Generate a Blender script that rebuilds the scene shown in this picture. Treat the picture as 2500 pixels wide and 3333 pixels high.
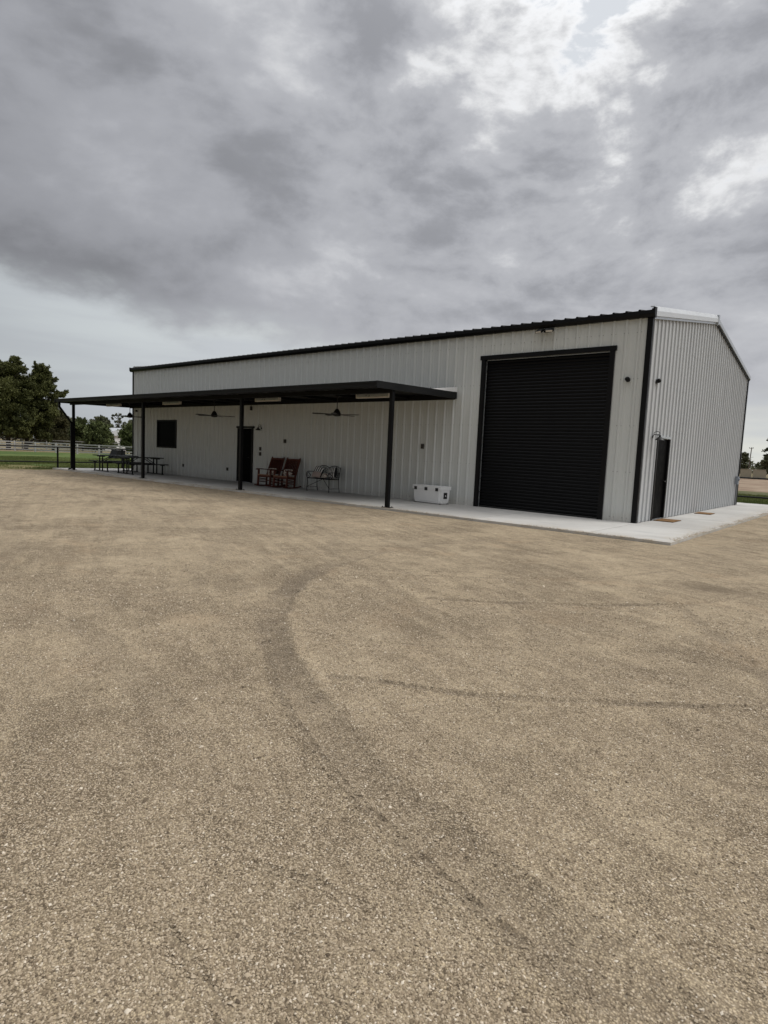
import bpy, bmesh, math, random
import numpy as np
from mathutils import Vector, Matrix

for o in list(bpy.data.objects):
    bpy.data.objects.remove(o, do_unlink=True)
SC = bpy.context.scene
COL = SC.collection
R = math.radians
FT = 0.3048

# ------------------------------------------------------------------ camera
YAW, PITCH, ROLL = -0.6964, -0.0977, 0.0447
CAM = Vector((4.6346, -15.0234, 1.4192))
fwd = Vector((math.sin(YAW) * math.cos(PITCH), math.cos(YAW) * math.cos(PITCH), math.sin(PITCH)))
rgt = Vector((math.cos(YAW), -math.sin(YAW), 0))
upv = rgt.cross(fwd)
r2 = rgt * math.cos(ROLL) + upv * math.sin(ROLL)
u2 = upv * math.cos(ROLL) - rgt * math.sin(ROLL)
cam_d = bpy.data.cameras.new('camera')
cam = bpy.data.objects.new('camera', cam_d)
COL.objects.link(cam)
cam.matrix_world = Matrix(((r2.x, u2.x, -fwd.x, CAM.x), (r2.y, u2.y, -fwd.y, CAM.y), (r2.z, u2.z, -fwd.z, CAM.z), (0, 0, 0, 1)))
cam_d.sensor_fit = 'HORIZONTAL'
cam_d.sensor_width = 36
cam_d.lens = 36 * 1954.63 / 2500
cam_d.clip_start = 0.05
cam_d.clip_end = 3000
SC.camera = cam

# ------------------------------------------------------------------ exposure
SC.render.engine = 'CYCLES'
SC.view_settings.view_transform = 'Standard'
SC.view_settings.look = 'None'
SC.view_settings.gamma = 1
SC.view_settings.exposure = 0
SC.view_settings.use_curve_mapping = False

# ------------------------------------------------------------------ sky
SUN_AZ, SUN_EL = R(58), R(47)          # azimuth measured from +Y towards +X
sun_dir = Vector((math.sin(SUN_AZ) * math.cos(SUN_EL), math.cos(SUN_AZ) * math.cos(SUN_EL), math.sin(SUN_EL)))
# direction in which the cloud deck lets most light through
veil = Vector((math.sin(R(38)) * math.cos(R(49)), math.cos(R(38)) * math.cos(R(49)), math.sin(R(49))))
W = bpy.data.worlds.new('World')
SC.world = W
W.use_nodes = True
WT = W.node_tree
WT.nodes.clear()


class G:
    """tiny expression helper over a node tree"""
    def __init__(s, tree):
        s.t = tree

    def n(s, kind, **kw):
        nd = s.t.nodes.new(kind)
        for k, v in kw.items():
            setattr(nd, k, v)
        return nd

    def put(s, sock, v):
        if isinstance(v, bpy.types.NodeSocket):
            s.t.links.new(v, sock)
        elif v is not None:
            if isinstance(v, (tuple, list)) and len(v) == 3 and sock.type == 'RGBA':
                v = (*v, 1)
            sock.default_value = v

    def m(s, op, a, b=None, c=None, clamp=False):
        nd = s.n('ShaderNodeMath', operation=op)
        nd.use_clamp = clamp
        s.put(nd.inputs[0], a)
        if b is not None: s.put(nd.inputs[1], b)
        if c is not None: s.put(nd.inputs[2], c)
        return nd.outputs[0]

    def dot(s, v, w):
        nd = s.n('ShaderNodeVectorMath', operation='DOT_PRODUCT')
        s.put(nd.inputs[0], v)
        s.put(nd.inputs[1], w)
        return nd.outputs['Value']

    def vm(s, op, a, b=None, scale=None):
        nd = s.n('ShaderNodeVectorMath', operation=op)
        s.put(nd.inputs[0], a)
        if b is not None: s.put(nd.inputs[1], b)
        if scale is not None: s.put(nd.inputs['Scale'], scale)
        return nd.outputs[0]

    def xyz(s, x, y, z=0.0):
        nd = s.n('ShaderNodeCombineXYZ')
        for k, v in enumerate((x, y, z)):
            s.put(nd.inputs[k], v)
        return nd.outputs[0]

    def noise(s, vec, scale, detail=4, rough=0.5, dist=0.0, col=False, lac=2.0):
        nd = s.n('ShaderNodeTexNoise')
        s.put(nd.inputs['Vector'], vec)
        s.put(nd.inputs['Scale'], scale)
        nd.inputs['Detail'].default_value = detail
        nd.inputs['Roughness'].default_value = rough
        nd.inputs['Lacunarity'].default_value = lac
        nd.inputs['Distortion'].default_value = dist
        return nd.outputs['Color' if col else 'Fac']

    def ss(s, v, lo, hi, a=0.0, b=1.0, kind='SMOOTHSTEP'):
        nd = s.n('ShaderNodeMapRange', interpolation_type=kind)
        s.put(nd.inputs[0], v)
        for k, q in enumerate((lo, hi, a, b)):
            s.put(nd.inputs[k + 1], q)
        return nd.outputs[0]

    def mix(s, f, a, b, mode='MIX'):
        nd = s.n('ShaderNodeMix', data_type='RGBA', blend_type=mode)
        s.put(nd.inputs[0], f)
        s.put(nd.inputs[6], a)
        s.put(nd.inputs[7], b)
        return nd.outputs[2]

    def ramp(s, f, stops, kind='LINEAR'):
        nd = s.n('ShaderNodeValToRGB')
        nd.color_ramp.interpolation = kind
        e = nd.color_ramp.elements
        while len(e) < len(stops): e.new(0.5)
        for q, (p, c) in zip(e, stops):
            q.position = p
            q.color = (*c, 1) if len(c) == 3 else c
        s.put(nd.inputs[0], f)
        return nd.outputs[0]


g = G(WT)
tc = g.n('ShaderNodeTexCoord').outputs['Generated']
Nn = g.vm('NORMALIZE', tc)
Fv = (math.sin(YAW), math.cos(YAW), 0.0)
Rv = (math.cos(YAW), -math.sin(YAW), 0.0)
dz = g.dot(Nn, (0, 0, 1))
dr = g.dot(Nn, Rv)
df = g.dot(Nn, Fv)
# cloud deck: one thickness field (thin = bright and ragged, thick = grey), folded by domain warping
Pd = g.vm('MULTIPLY', Nn, (1.0, 1.0, 1.9))
warp = g.noise(Pd, 2.2, 3, 0.5, col=True)
Pw = g.vm('ADD', Pd, g.vm('SCALE', g.vm('SUBTRACT', warp, (0.5, 0.5, 0.5)), scale=0.13))
# long folds, stretched along the drift of the deck
fold_in = g.xyz(g.dot(Pw, (0.80, 0.36, -0.30)), g.m('MULTIPLY', g.dot(Pw, (-0.36, 0.80, 0.0)), 2.1), g.m('MULTIPLY', g.dot(Pw, (0.30, 0.1, 0.9)), 2.1))
big = g.noise(g.vm('ADD', fold_in, (3.1, 1.7, 0.4)), 2.5, 4, 0.5)
def billow(vec, scale, detail, rough):
    v = g.n('ShaderNodeTexVoronoi', feature='F1')
    g.put(v.inputs['Vector'], vec)
    v.inputs['Scale'].default_value = scale
    v.inputs['Detail'].default_value = detail
    v.inputs['Roughness'].default_value = rough
    v.inputs['Lacunarity'].default_value = 2.1
    v.normalize = True
    return g.m('SUBTRACT', 1.0, v.outputs['Distance'])


lump = g.ss(billow(g.vm('ADD', Pw, (0.7, 3.2, 5.1)), 6.0, 2.0, 0.5), 0.40, 0.95, 0.0, 1.0, 'LINEAR')
med = g.m('ADD', g.m('MULTIPLY', g.noise(g.vm('ADD', Pw, (7.3, 2.2, 1.1)), 7.5, 5, 0.55), 0.5), g.m('MULTIPLY', lump, 0.5))
puff = g.noise(g.vm('ADD', Pw, (1.9, 5.5, 2.3)), 16.0, 8, 0.60, 0.0)
sdot = g.m('MAXIMUM', g.dot(Nn, tuple(sun_dir)), 0.0)
glow = g.m('POWER', sdot, 6.0)


def lobe(c, k):
    c = Vector(c).normalized()
    return g.m('EXPONENT', g.m('MULTIPLY', g.m('SUBTRACT', g.dot(Pl, tuple(c)), 1.0), k))


Pl = g.vm('NORMALIZE', g.vm('ADD', Nn, g.vm('SCALE', g.vm('SUBTRACT', g.noise(Nn, 4.0, 3, 0.55, col=True), (0.5, 0.5, 0.5)), scale=0.16)))
rag = lobe((-0.30, 0.80, 0.53), 11.0)
th = g.m('ADD', 0.62, g.m('MULTIPLY', g.m('SUBTRACT', big, 0.5), 1.15))
th = g.m('ADD', th, g.m('MULTIPLY', g.m('SUBTRACT', med, 0.5), 1.25))
th = g.m('ADD', th, g.m('MULTIPLY', g.m('SUBTRACT', puff, 0.5), g.m('ADD', 0.48, g.m('MULTIPLY', rag, 1.1))))
for c, k, amp in [((-0.364, 0.757, 0.543), 110, -0.40), ((-0.256, 0.811, 0.54), 110, -0.46), ((-0.398, 0.771, 0.496), 140, -0.22), ((-0.50, 0.67, 0.55), 90, -0.30), ((-0.645, 0.56, 0.52), 350, -0.45),
                  ((-0.344, 0.844, 0.405), 500, -0.30), ((-0.237, 0.891, 0.380), 400, -0.24), ((-0.15, 0.91, 0.40), 300, -0.22), ((-0.586, 0.663, 0.48), 200, -0.12), ((-0.58, 0.71, 0.40), 90, 0.16),
                  ((-0.262, 0.864, 0.438), 260, 0.42), ((-0.41, 0.808, 0.430), 320, 0.30), ((-0.19, 0.834, 0.50), 300, 0.22), ((-0.585, 0.62, 0.523), 300, 0.35), ((-0.533, 0.63, 0.575), 300, 0.3),
                  ((-0.772, 0.422, 0.475), 200, 0.12), ((-0.728, 0.527, 0.439), 300, 0.20), ((-0.836, 0.346, 0.425), 200, 0.12), ((-0.867, 0.341, 0.355), 300, -0.22), ((-0.82, 0.45, 0.35), 320, -0.20),
                  ((-0.672, 0.684, 0.283), 900, -0.22), ((-0.73, 0.64, 0.25), 300, -0.30)]:
    th = g.m('ADD', th, g.m('MULTIPLY', lobe(c, k), amp))
# light through the deck: glare round the veiled sun, dimmer away from it, brighter overhead than low down
facing = g.ss(g.dot(Nn, tuple(veil)), -0.70, 0.50, 0.13, 1.0)
over = g.ss(dz, 0.52, 1.0, 1.0, 4.0)
thin_l = g.m('ADD', 0.58, g.m('ADD', g.m('MULTIPLY', rag, 0.34), g.m('MULTIPLY', glow, 0.2)))
lum = g.m('ADD', g.ss(th, -0.06, 0.52, thin_l, 0.455), g.ss(th, 0.46, 1.05, 0.0, -0.155))
lum = g.m('ADD', lum, g.m('ADD', g.m('MULTIPLY', glow, 0.18), g.m('MULTIPLY', rag, 0.05)))
lum = g.m('ADD', lum, g.ss(dz, 0.16, 0.30, 0.055, 0.0))
lum = g.m('MULTIPLY', g.m('MULTIPLY', lum, facing), over)
tint = g.mix(g.ss(lum, 0.3, 0.8), (0.955, 0.98, 1.065), (0.985, 0.995, 1.015))
cloud = g.vm('SCALE', tint, scale=g.m('MULTIPLY', lum, 10.0))
sky = g.n('ShaderNodeTexSky')
sky.sky_type = 'NISHITA'
sky.sun_disc = False
sky.sun_elevation = SUN_EL
sky.sun_rotation = SUN_AZ
sky.dust_density = 3.0
sky.air_density = 0.8
clear = g.mix(0.94, sky.outputs[0], (7.0, 7.35, 7.8))
gap = g.m('MULTIPLY', g.ss(th, 0.08, -0.14), 0.9)
col = g.mix(gap, cloud, clear)
# pale hazy strip under the edge of the deck, lower towards the right
z0 = g.m('ADD', g.m('SUBTRACT', 0.152, g.m('MULTIPLY', dr, 0.12)), g.m('MULTIPLY', g.m('SUBTRACT', med, 0.5), 0.11))
z0 = g.m('ADD', z0, g.m('MULTIPLY', g.m('SUBTRACT', puff, 0.5), 0.05))
hz = g.m('SUBTRACT', 1.0, g.ss(dz, g.m('SUBTRACT', z0, 0.030), g.m('ADD', z0, 0.028)))
low = g.noise(g.vm('MULTIPLY', Nn, (3.0, 3.0, 28.0)), 1.0, 3, 0.5)
hcol = g.mix(g.ss(dr, -0.6, 0.6), (6.1, 6.55, 6.8), (7.1, 7.15, 6.65))
hcol = g.mix(g.ss(low, 0.35, 0.7, 0.0, 0.75), hcol, (5.2, 5.5, 5.9))
hcol = g.vm('SCALE', hcol, scale=g.ss(g.dot(Nn, tuple(veil)), -0.75, 0.15, 0.16, 1.0))
col = g.mix(hz, col, hcol)
bg = g.n('ShaderNodeBackground')
g.put(bg.inputs[0], col)
bg.inputs[1].default_value = 0.1
wo = g.n('ShaderNodeOutputWorld')
WT.links.new(bg.outputs[0], wo.inputs[0])

sl = bpy.data.lights.new('sun', 'SUN')
sl.energy = 1.5
sl.angle = R(28)
sl.color = (1.0, 0.965, 0.91)
so = bpy.data.objects.new('sun', sl)
COL.objects.link(so)
so.rotation_euler = (-sun_dir).to_track_quat('-Z', 'Y').to_euler()
so.location = sun_dir * 60

# ------------------------------------------------------------------ materials
def new_mat(name):
    m = bpy.data.materials.new(name)
    m.use_nodes = True
    t = m.node_tree
    t.nodes.clear()
    gg = G(t)
    b = gg.n('ShaderNodeBsdfPrincipled')
    o = gg.n('ShaderNodeOutputMaterial')
    t.links.new(b.outputs[0], o.inputs[0])
    return m, gg, b


def mat(name, color, rough=0.5, metal=0.0, var=0.12, vscale=6.0, bump=0.0, bscale=60.0, spec=0.5, vec=None):
    m, q, b = new_mat(name)
    co = q.n('ShaderNodeTexCoord').outputs['Object']
    n1 = q.noise(co, vscale, 5, 0.6)
    dark = tuple(c * (1 - var) for c in color)
    light = tuple(min(1, c * (1 + var)) for c in color)
    c = q.mix(n1, dark, light)
    q.put(b.inputs['Base Color'], c)
    q.put(b.inputs['Roughness'], q.ss(n1, 0.3, 0.7, max(0.02, rough - 0.06), min(1, rough + 0.06)))
    b.inputs['Metallic'].default_value = metal
    b.inputs['Specular IOR Level'].default_value = spec
    if bump:
        bn = q.n('ShaderNodeBump')
        bn.inputs['Strength'].default_value = bump
        bn.inputs['Distance'].default_value = 0.01
        q.put(bn.inputs['Height'], q.noise(co, bscale, 4, 0.6))
        q.put(b.inputs['Normal'], bn.outputs[0])
    return m


M = {}


def paint_mat():
    m, q, b = new_mat('white_panel_paint')
    geo = q.n('ShaderNodeNewGeometry').outputs['Position']
    sp = q.n('ShaderNodeSeparateXYZ')
    q.put(sp.inputs[0], geo)
    big_ = q.noise(geo, 0.5, 3, 0.5)
    streak = q.noise(q.vm('MULTIPLY', geo, (3.0, 3.0, 0.25)), 1.0, 3, 0.5)
    c = q.mix(q.m('MULTIPLY', q.ss(streak, 0.5, 0.85), 0.10), (0.575, 0.59, 0.57), (0.47, 0.48, 0.46))
    c = q.mix(q.m('MULTIPLY', big_, 0.25), c, (0.53, 0.54, 0.52))
    # splash dirt at the foot of the wall
    foot = q.m('MULTIPLY', q.ss(sp.outputs[2], 0.0, 0.35, 1.0, 0.0), q.noise(geo, 7.0, 4, 0.6))
    c = q.mix(q.m('MULTIPLY', foot, 0.6), c, (0.42, 0.37, 0.30))
    q.put(b.inputs['Base Color'], c)
    q.put(b.inputs['Roughness'], q.ss(streak, 0.3, 0.7, 0.24, 0.36))
    bn = q.n('ShaderNodeBump')
    bn.inputs['Strength'].default_value = 0.25
    bn.inputs['Distance'].default_value = 0.01
    q.put(bn.inputs['Height'], q.noise(q.vm('MULTIPLY', geo, (1, 1, 0.6)), 2.2, 2, 0.5))
    q.put(b.inputs['Normal'], bn.outputs[0])
    return m


M['paint'] = paint_mat()
def endwall_mat():
    m, q, b = new_mat('pale_end_panel_paint')
    geo = q.n('ShaderNodeNewGeometry').outputs['Position']
    streak = q.noise(q.vm('MULTIPLY', geo, (9.0, 9.0, 0.6)), 1.0, 4, 0.6)
    c = q.mix(q.ss(streak, 0.35, 0.75), (0.50, 0.51, 0.515), (0.43, 0.44, 0.445))
    q.put(b.inputs['Base Color'], c)
    b.inputs['Metallic'].default_value = 0.0
    q.put(b.inputs['Roughness'], q.ss(streak, 0.3, 0.7, 0.36, 0.44))
    bn = q.n('ShaderNodeBump')
    bn.inputs['Strength'].default_value = 0.2
    bn.inputs['Distance'].default_value = 0.01
    q.put(bn.inputs['Height'], q.noise(geo, 2.6, 2, 0.5))
    q.put(b.inputs['Normal'], bn.outputs[0])
    return m


M['endpanel'] = endwall_mat()
M['black'] = mat('black_trim_paint', (0.005, 0.005, 0.0055), 0.42, var=0.2, vscale=3, spec=0.18)
M['gutter'] = mat('dark_gutter_paint', (0.010, 0.0105, 0.011), 0.5, var=0.2, vscale=2, spec=0.18)
M['soffit'] = mat('dark_soffit_sheet', (0.006, 0.006, 0.006), 0.6, var=0.2, spec=0.15)
M['door'] = mat('black_door_paint', (0.0015, 0.0015, 0.0015), 0.5, var=0.15, spec=0.03)
M['slat'] = mat('black_slat_paint', (0.0022, 0.0023, 0.003), 0.42, var=0.25, vscale=2, spec=0.16)
M['galv'] = mat('galvanised_trim', (0.52, 0.54, 0.55), 0.32, 0.75, var=0.08)
M['flash'] = mat('bright_flashing', (0.58, 0.60, 0.62), 0.4, 0.25, var=0.06)
M['whiteflash'] = mat('white_flashing_paint', (0.82, 0.82, 0.82), 0.45, var=0.04)
M['roof'] = mat('dark_roof_sheet', (0.008, 0.008, 0.0085), 0.5, var=0.2, spec=0.2)
M['glass'] = mat('dark_window_glass', (0.0012, 0.0012, 0.0014), 0.4, var=0.05, spec=0.03)
M['lens'] = mat('milky_plastic_diffuser', (0.62, 0.58, 0.52), 0.5, var=0.05)
M['bronze'] = mat('dark_bronze_metal', (0.010, 0.009, 0.008), 0.4, var=0.2, spec=0.3)
M['box'] = mat('weathered_outlet_cover', (0.045, 0.038, 0.028), 0.5, var=0.2)
M['cooler'] = mat('white_moulded_plastic', (0.84, 0.84, 0.83), 0.45, var=0.05, bump=0.05)
M['rubber'] = mat('black_rubber', (0.015, 0.015, 0.015), 0.6)
M['wood'] = mat('red_brown_stained_wood', (0.085, 0.023, 0.014), 0.5, var=0.35, vscale=9, spec=0.25)
M['woodseat'] = mat('tan_woven_seat', (0.25, 0.13, 0.07), 0.6, var=0.35, vscale=14)
M['iron'] = mat('black_wrought_iron', (0.007, 0.007, 0.007), 0.5, spec=0.2)
M['tablemetal'] = mat('dark_coated_steel', (0.008, 0.0085, 0.0085), 0.5, spec=0.25)
M['tabletop'] = mat('dark_expanded_steel_top', (0.028, 0.030, 0.027), 0.5, spec=0.3)
M['pipe'] = mat('black_pipe_paint', (0.008, 0.0075, 0.007), 0.5, spec=0.2)
M['whitefence'] = mat('weathered_white_fence_paint', (0.42, 0.41, 0.40), 0.6, var=0.2)
M['meter'] = mat('grey_meter_enamel', (0.20, 0.22, 0.25), 0.45)
M['pvc'] = mat('grey_conduit', (0.16, 0.165, 0.17), 0.5)
M['polewood'] = mat('grey_pole_timber', (0.12, 0.10, 0.085), 0.9, var=0.3)
M['tanwall'] = mat('tan_block_render', (0.36, 0.32, 0.25), 0.9, var=0.1, bump=0.2, bscale=3)
M['whitehouse'] = mat('white_house_wall', (0.68, 0.68, 0.68), 0.7, var=0.05)
M['mauvecloth'] = mat('dusty_pink_cloth', (0.42, 0.33, 0.29), 0.9, var=0.3, vscale=25)


def cloth_mat(name, a, b_, scale, axis=0, floral=False):
    m, q, b = new_mat(name)
    co = q.n('ShaderNodeTexCoord').outputs['Object']
    if floral:
        v = q.noise(co, scale, 3, 0.6, 0.8)
        f = q.ss(v, 0.50, 0.56)
    else:
        sp = q.n('ShaderNodeSeparateXYZ')
        q.put(sp.inputs[0], co)
        f = q.ss(q.m('SINE', q.m('MULTIPLY', sp.outputs[axis], scale)), -0.12, 0.12)
    q.put(b.inputs['Base Color'], q.mix(f, a, b_))
    b.inputs['Roughness'].default_value = 0.95
    b.inputs['Specular IOR Level'].default_value = 0.1
    return m


M['stripe'] = cloth_mat('black_white_striped_cloth', (0.74, 0.72, 0.68), (0.02, 0.02, 0.022), 75.0)
M['floral'] = cloth_mat('cream_floral_cloth', (0.62, 0.56, 0.49), (0.10, 0.06, 0.05), 16.0, floral=True)


def coir_mat():
    m, q, b = new_mat('brown_coir')
    co = q.n('ShaderNodeTexCoord').outputs['Object']
    q.put(b.inputs['Base Color'], q.mix(q.noise(co, 60, 4, 0.7), (0.12, 0.06, 0.018), (0.26, 0.14, 0.05)))
    b.inputs['Roughness'].default_value = 1
    bn = q.n('ShaderNodeBump')
    bn.inputs['Strength'].default_value = 0.6
    q.put(bn.inputs['Height'], q.noise(co, 140, 2, 0.6))
    q.put(b.inputs['Normal'], bn.outputs[0])
    return m


M['coir'] = coir_mat()


def concrete_mat():
    m, q, b = new_mat('broom_finished_concrete')
    geo = q.n('ShaderNodeNewGeometry').outputs['Position']
    big_ = q.noise(geo, 0.35, 5, 0.6, 0.4)
    fine = q.noise(geo, 16.0, 5, 0.65)
    brush = q.noise(q.vm('MULTIPLY', geo, (1.2, 24.0, 1.0)), 2.0, 4, 0.6)
    c = q.mix(q.ss(big_, 0.33, 0.66), (0.44, 0.425, 0.40), (0.60, 0.585, 0.55))
    c = q.mix(q.m('MULTIPLY', fine, 0.35), c, (0.40, 0.38, 0.35))
    c = q.mix(q.m('MULTIPLY', brush, 0.22), c, (0.66, 0.65, 0.62))
    stain = q.ss(q.noise(q.vm('MULTIPLY', geo, (0.6, 1.6, 1.0)), 1.1, 3, 0.55, 1.2), 0.56, 0.68)
    c = q.mix(q.m('MULTIPLY', stain, 0.30), c, (0.34, 0.34, 0.34))
    sp = q.n('ShaderNodeSeparateXYZ')
    q.put(sp.inputs[0], geo)
    ed = q.m('MAXIMUM', q.ss(sp.outputs[1], -2.2, -3.1, 0.0, 1.0), q.ss(sp.outputs[0], 0.9, 1.66, 0.0, 1.0))
    dust = q.m('MULTIPLY', ed, q.ss(q.noise(geo, 3.5, 5, 0.65), 0.38, 0.66))
    c = q.mix(q.m('MULTIPLY', dust, 0.55), c, (0.44, 0.37, 0.27))
    oi = q.n('ShaderNodeObjectInfo').outputs['Random']
    c = q.vm('SCALE', c, scale=q.ss(oi, 0.0, 1.0, 0.86, 1.0, 'LINEAR'))
    q.put(b.inputs['Base Color'], c)
    b.inputs['Roughness'].default_value = 0.8
    bn = q.n('ShaderNodeBump')
    bn.inputs['Strength'].default_value = 0.3
    bn.inputs['Distance'].default_value = 0.004
    q.put(bn.inputs['Height'], q.m('ADD', brush, fine))
    q.put(b.inputs['Normal'], bn.outputs[0])
    return m


M['concrete'] = concrete_mat()


def gravel_mat():
    m, q, b = new_mat('tan_gravel_and_fines')
    geo = q.n('ShaderNodeNewGeometry').outputs['Position']
    at = q.n('ShaderNodeAttribute', attribute_name='track').outputs['Fac']
    st = q.n('ShaderNodeAttribute', attribute_name='stain').outputs['Fac']
    dist = q.n('ShaderNodeVectorMath', operation='DISTANCE')
    vor = q.n('ShaderNodeTexVoronoi')
    q.put(vor.inputs['Vector'], geo)
    vor.inputs['Scale'].default_value = 120.0
    vor2 = q.n('ShaderNodeTexVoronoi')
    q.put(vor2.inputs['Vector'], geo)
    vor2.inputs['Scale'].default_value = 48.0
    hsv = q.n('ShaderNodeSeparateColor')
    q.put(hsv.inputs[0], vor.outputs['Color'])
    hsv2 = q.n('ShaderNodeSeparateColor')
    q.put(hsv2.inputs[0], vor2.outputs['Color'])
    stone = q.ramp(hsv.outputs[0], [(0.0, (0.22, 0.172, 0.112)), (0.35, (0.40, 0.32, 0.212)), (0.7, (0.53, 0.43, 0.29)), (0.92, (0.63, 0.52, 0.37)), (1.0, (0.78, 0.68, 0.54))])
    fines = q.mix(q.noise(geo, 45.0, 3, 0.6), (0.45, 0.360, 0.238), (0.57, 0.465, 0.318))
    # patches of packed fines against loose stone
    patch = q.noise(geo, 0.55, 5, 0.62, 0.5)
    patch2 = q.noise(geo, 3.1, 4, 0.6, 0.3)
    # faint raking / wheel streaks across the yard
    rot = q.n('ShaderNodeVectorRotate')
    q.put(rot.inputs['Vector'], geo)
    rot.inputs['Angle'].default_value = R(24)
    streak = q.noise(q.vm('MULTIPLY', rot.outputs[0], (0.7, 5.5, 1.0)), 1.0, 5, 0.62, 0.6)
    f = q.m('ADD', q.m('ADD', q.m('MULTIPLY', patch, 0.5), q.m('MULTIPLY', patch2, 0.25)), q.m('MULTIPLY', streak, 0.35))
    loose = q.ss(f, 0.42, 0.72)
    loose = q.m('MAXIMUM', loose, at)
    c = q.mix(q.m('ADD', 0.45, q.m('MULTIPLY', loose, 0.50)), fines, stone)
    grey = q.mix(hsv2.outputs[1], (0.16, 0.125, 0.09), (0.34, 0.275, 0.20))
    c = q.mix(q.m('MULTIPLY', loose, 0.26), c, grey)
    gap_shade = q.ss(vor.outputs['Distance'], 0.30, 0.58)
    c = q.mix(q.m('MULTIPLY', gap_shade, q.m('ADD', 0.50, q.m('MULTIPLY', loose, 0.40))), c, (0.095, 0.070, 0.045))  # shade in the gaps between stones put into the colour, stronger where loose
    mid = q.m('ADD', q.m('MULTIPLY', q.noise(geo, 9.0, 4, 0.7, 0.4), 0.5), q.m('MULTIPLY', q.noise(geo, 31.0, 4, 0.7), 0.5))
    c = q.mix(q.ss(mid, 0.50, 0.64, 0.0, 0.62), c, (0.17, 0.128, 0.085))
    c = q.mix(q.ss(mid, 0.48, 0.34, 0.0, 0.45), c, (0.53, 0.44, 0.31))
    dash = q.ss(q.noise(q.vm('ADD', geo, (2.7, 8.1, 0)), 6.5, 5, 0.72, 0.3), 0.57, 0.66)
    c = q.mix(q.m('MULTIPLY', dash, 0.50), c, (0.20, 0.155, 0.105))
    red = q.ss(q.noise(geo, 1.1, 3, 0.5), 0.58, 0.72)
    c = q.mix(q.m('MULTIPLY', red, 0.22), c, (0.38, 0.27, 0.165))
    tanp = q.ss(q.noise(q.vm('ADD', geo, (11, 3, 0)), 0.9, 4, 0.6), 0.55, 0.72)
    c = q.mix(q.m('MULTIPLY', tanp, 0.22), c, (0.56, 0.46, 0.318))
    c = q.mix(q.m('MULTIPLY', at, 0.55), c, (0.135, 0.108, 0.082))
    c = q.mix(q.m('MULTIPLY', st, 0.6), c, (0.10, 0.075, 0.05))
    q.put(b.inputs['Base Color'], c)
    b.inputs['Roughness'].default_value = 0.95
    b.inputs['Specular IOR Level'].default_value = 0.2
    hgt = q.m('ADD', q.m('MULTIPLY', q.m('SUBTRACT', 1.0, vor.outputs['Distance']), 0.55), q.m('MULTIPLY', q.m('SUBTRACT', 1.0, vor2.outputs['Distance']), 0.8))
    hgt = q.m('MULTIPLY', hgt, q.m('ADD', 0.45, q.m('MULTIPLY', loose, 0.75)))
    hgt = q.m('ADD', hgt, q.m('MULTIPLY', patch2, 0.9))
    hgt = q.m('ADD', hgt, q.m('MULTIPLY', streak, 1.6))
    hgt = q.m('SUBTRACT', hgt, q.m('MULTIPLY', mid, 2.2))
    bn = q.n('ShaderNodeBump')
    bn.inputs['Strength'].default_value = 0.9
    bn.inputs['Distance'].default_value = 0.012
    q.put(bn.inputs['Height'], hgt)
    q.put(b.inputs['Normal'], bn.outputs[0])
    return m


M['gravel'] = gravel_mat()


def pebble_mat():
    m, q, b = new_mat('gravel_stone')
    c = q.n('ShaderNodeVertexColor', layer_name='tone').outputs[0]
    geo = q.n('ShaderNodeNewGeometry').outputs['Position']
    q.put(b.inputs['Base Color'], q.mix(q.m('MULTIPLY', q.noise(geo, 260, 3, 0.6), 0.4), c, (0.13, 0.105, 0.08)))
    b.inputs['Roughness'].default_value = 0.9
    b.inputs['Specular IOR Level'].default_value = 0.25
    return m


M['pebble'] = pebble_mat()


def soil_mat(name, cols, scales=(0.12, 1.4, 9.0), bump=0.6):
    m, q, b = new_mat(name)
    geo = q.n('ShaderNodeNewGeometry').outputs['Position']
    f = q.m('ADD', q.m('MULTIPLY', q.noise(geo, scales[0], 4, 0.6, 0.4), 0.55), q.m('MULTIPLY', q.noise(geo, scales[1], 5, 0.65), 0.45))
    c = q.ramp(f, [(0.36, cols[0]), (0.5, cols[1]), (0.64, cols[2])])
    c = q.mix(q.m('MULTIPLY', q.noise(geo, scales[2], 4, 0.7), 0.4), c, cols[0])
    q.put(b.inputs['Base Color'], c)
    b.inputs['Roughness'].default_value = 1
    b.inputs['Specular IOR Level'].default_value = 0.15
    bn = q.n('ShaderNodeBump')
    bn.inputs['Strength'].default_value = bump
    bn.inputs['Distance'].default_value = 0.05
    q.put(bn.inputs['Height'], q.noise(geo, scales[2], 4, 0.7))
    q.put(b.inputs['Normal'], bn.outputs[0])
    return m


M['ground'] = soil_mat('dry_field_soil', [(0.13, 0.12, 0.06), (0.21, 0.17, 0.10), (0.30, 0.23, 0.15)])
M['lawn'] = soil_mat('mown_grass_ground', [(0.045, 0.075, 0.02), (0.085, 0.125, 0.035), (0.15, 0.17, 0.06)])
M['backlawn'] = soil_mat('rough_grass_ground', [(0.055, 0.062, 0.028), (0.095, 0.10, 0.045), (0.17, 0.15, 0.08)])
M['drygrass'] = soil_mat('dry_verge_ground', [(0.10, 0.11, 0.04), (0.20, 0.17, 0.08), (0.32, 0.25, 0.14)], (0.5, 2.5, 12))
M['dirt'] = soil_mat('bare_brown_dirt', [(0.15, 0.10, 0.07), (0.28, 0.21, 0.15), (0.42, 0.35, 0.26)], (0.08, 0.5, 5))


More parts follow.
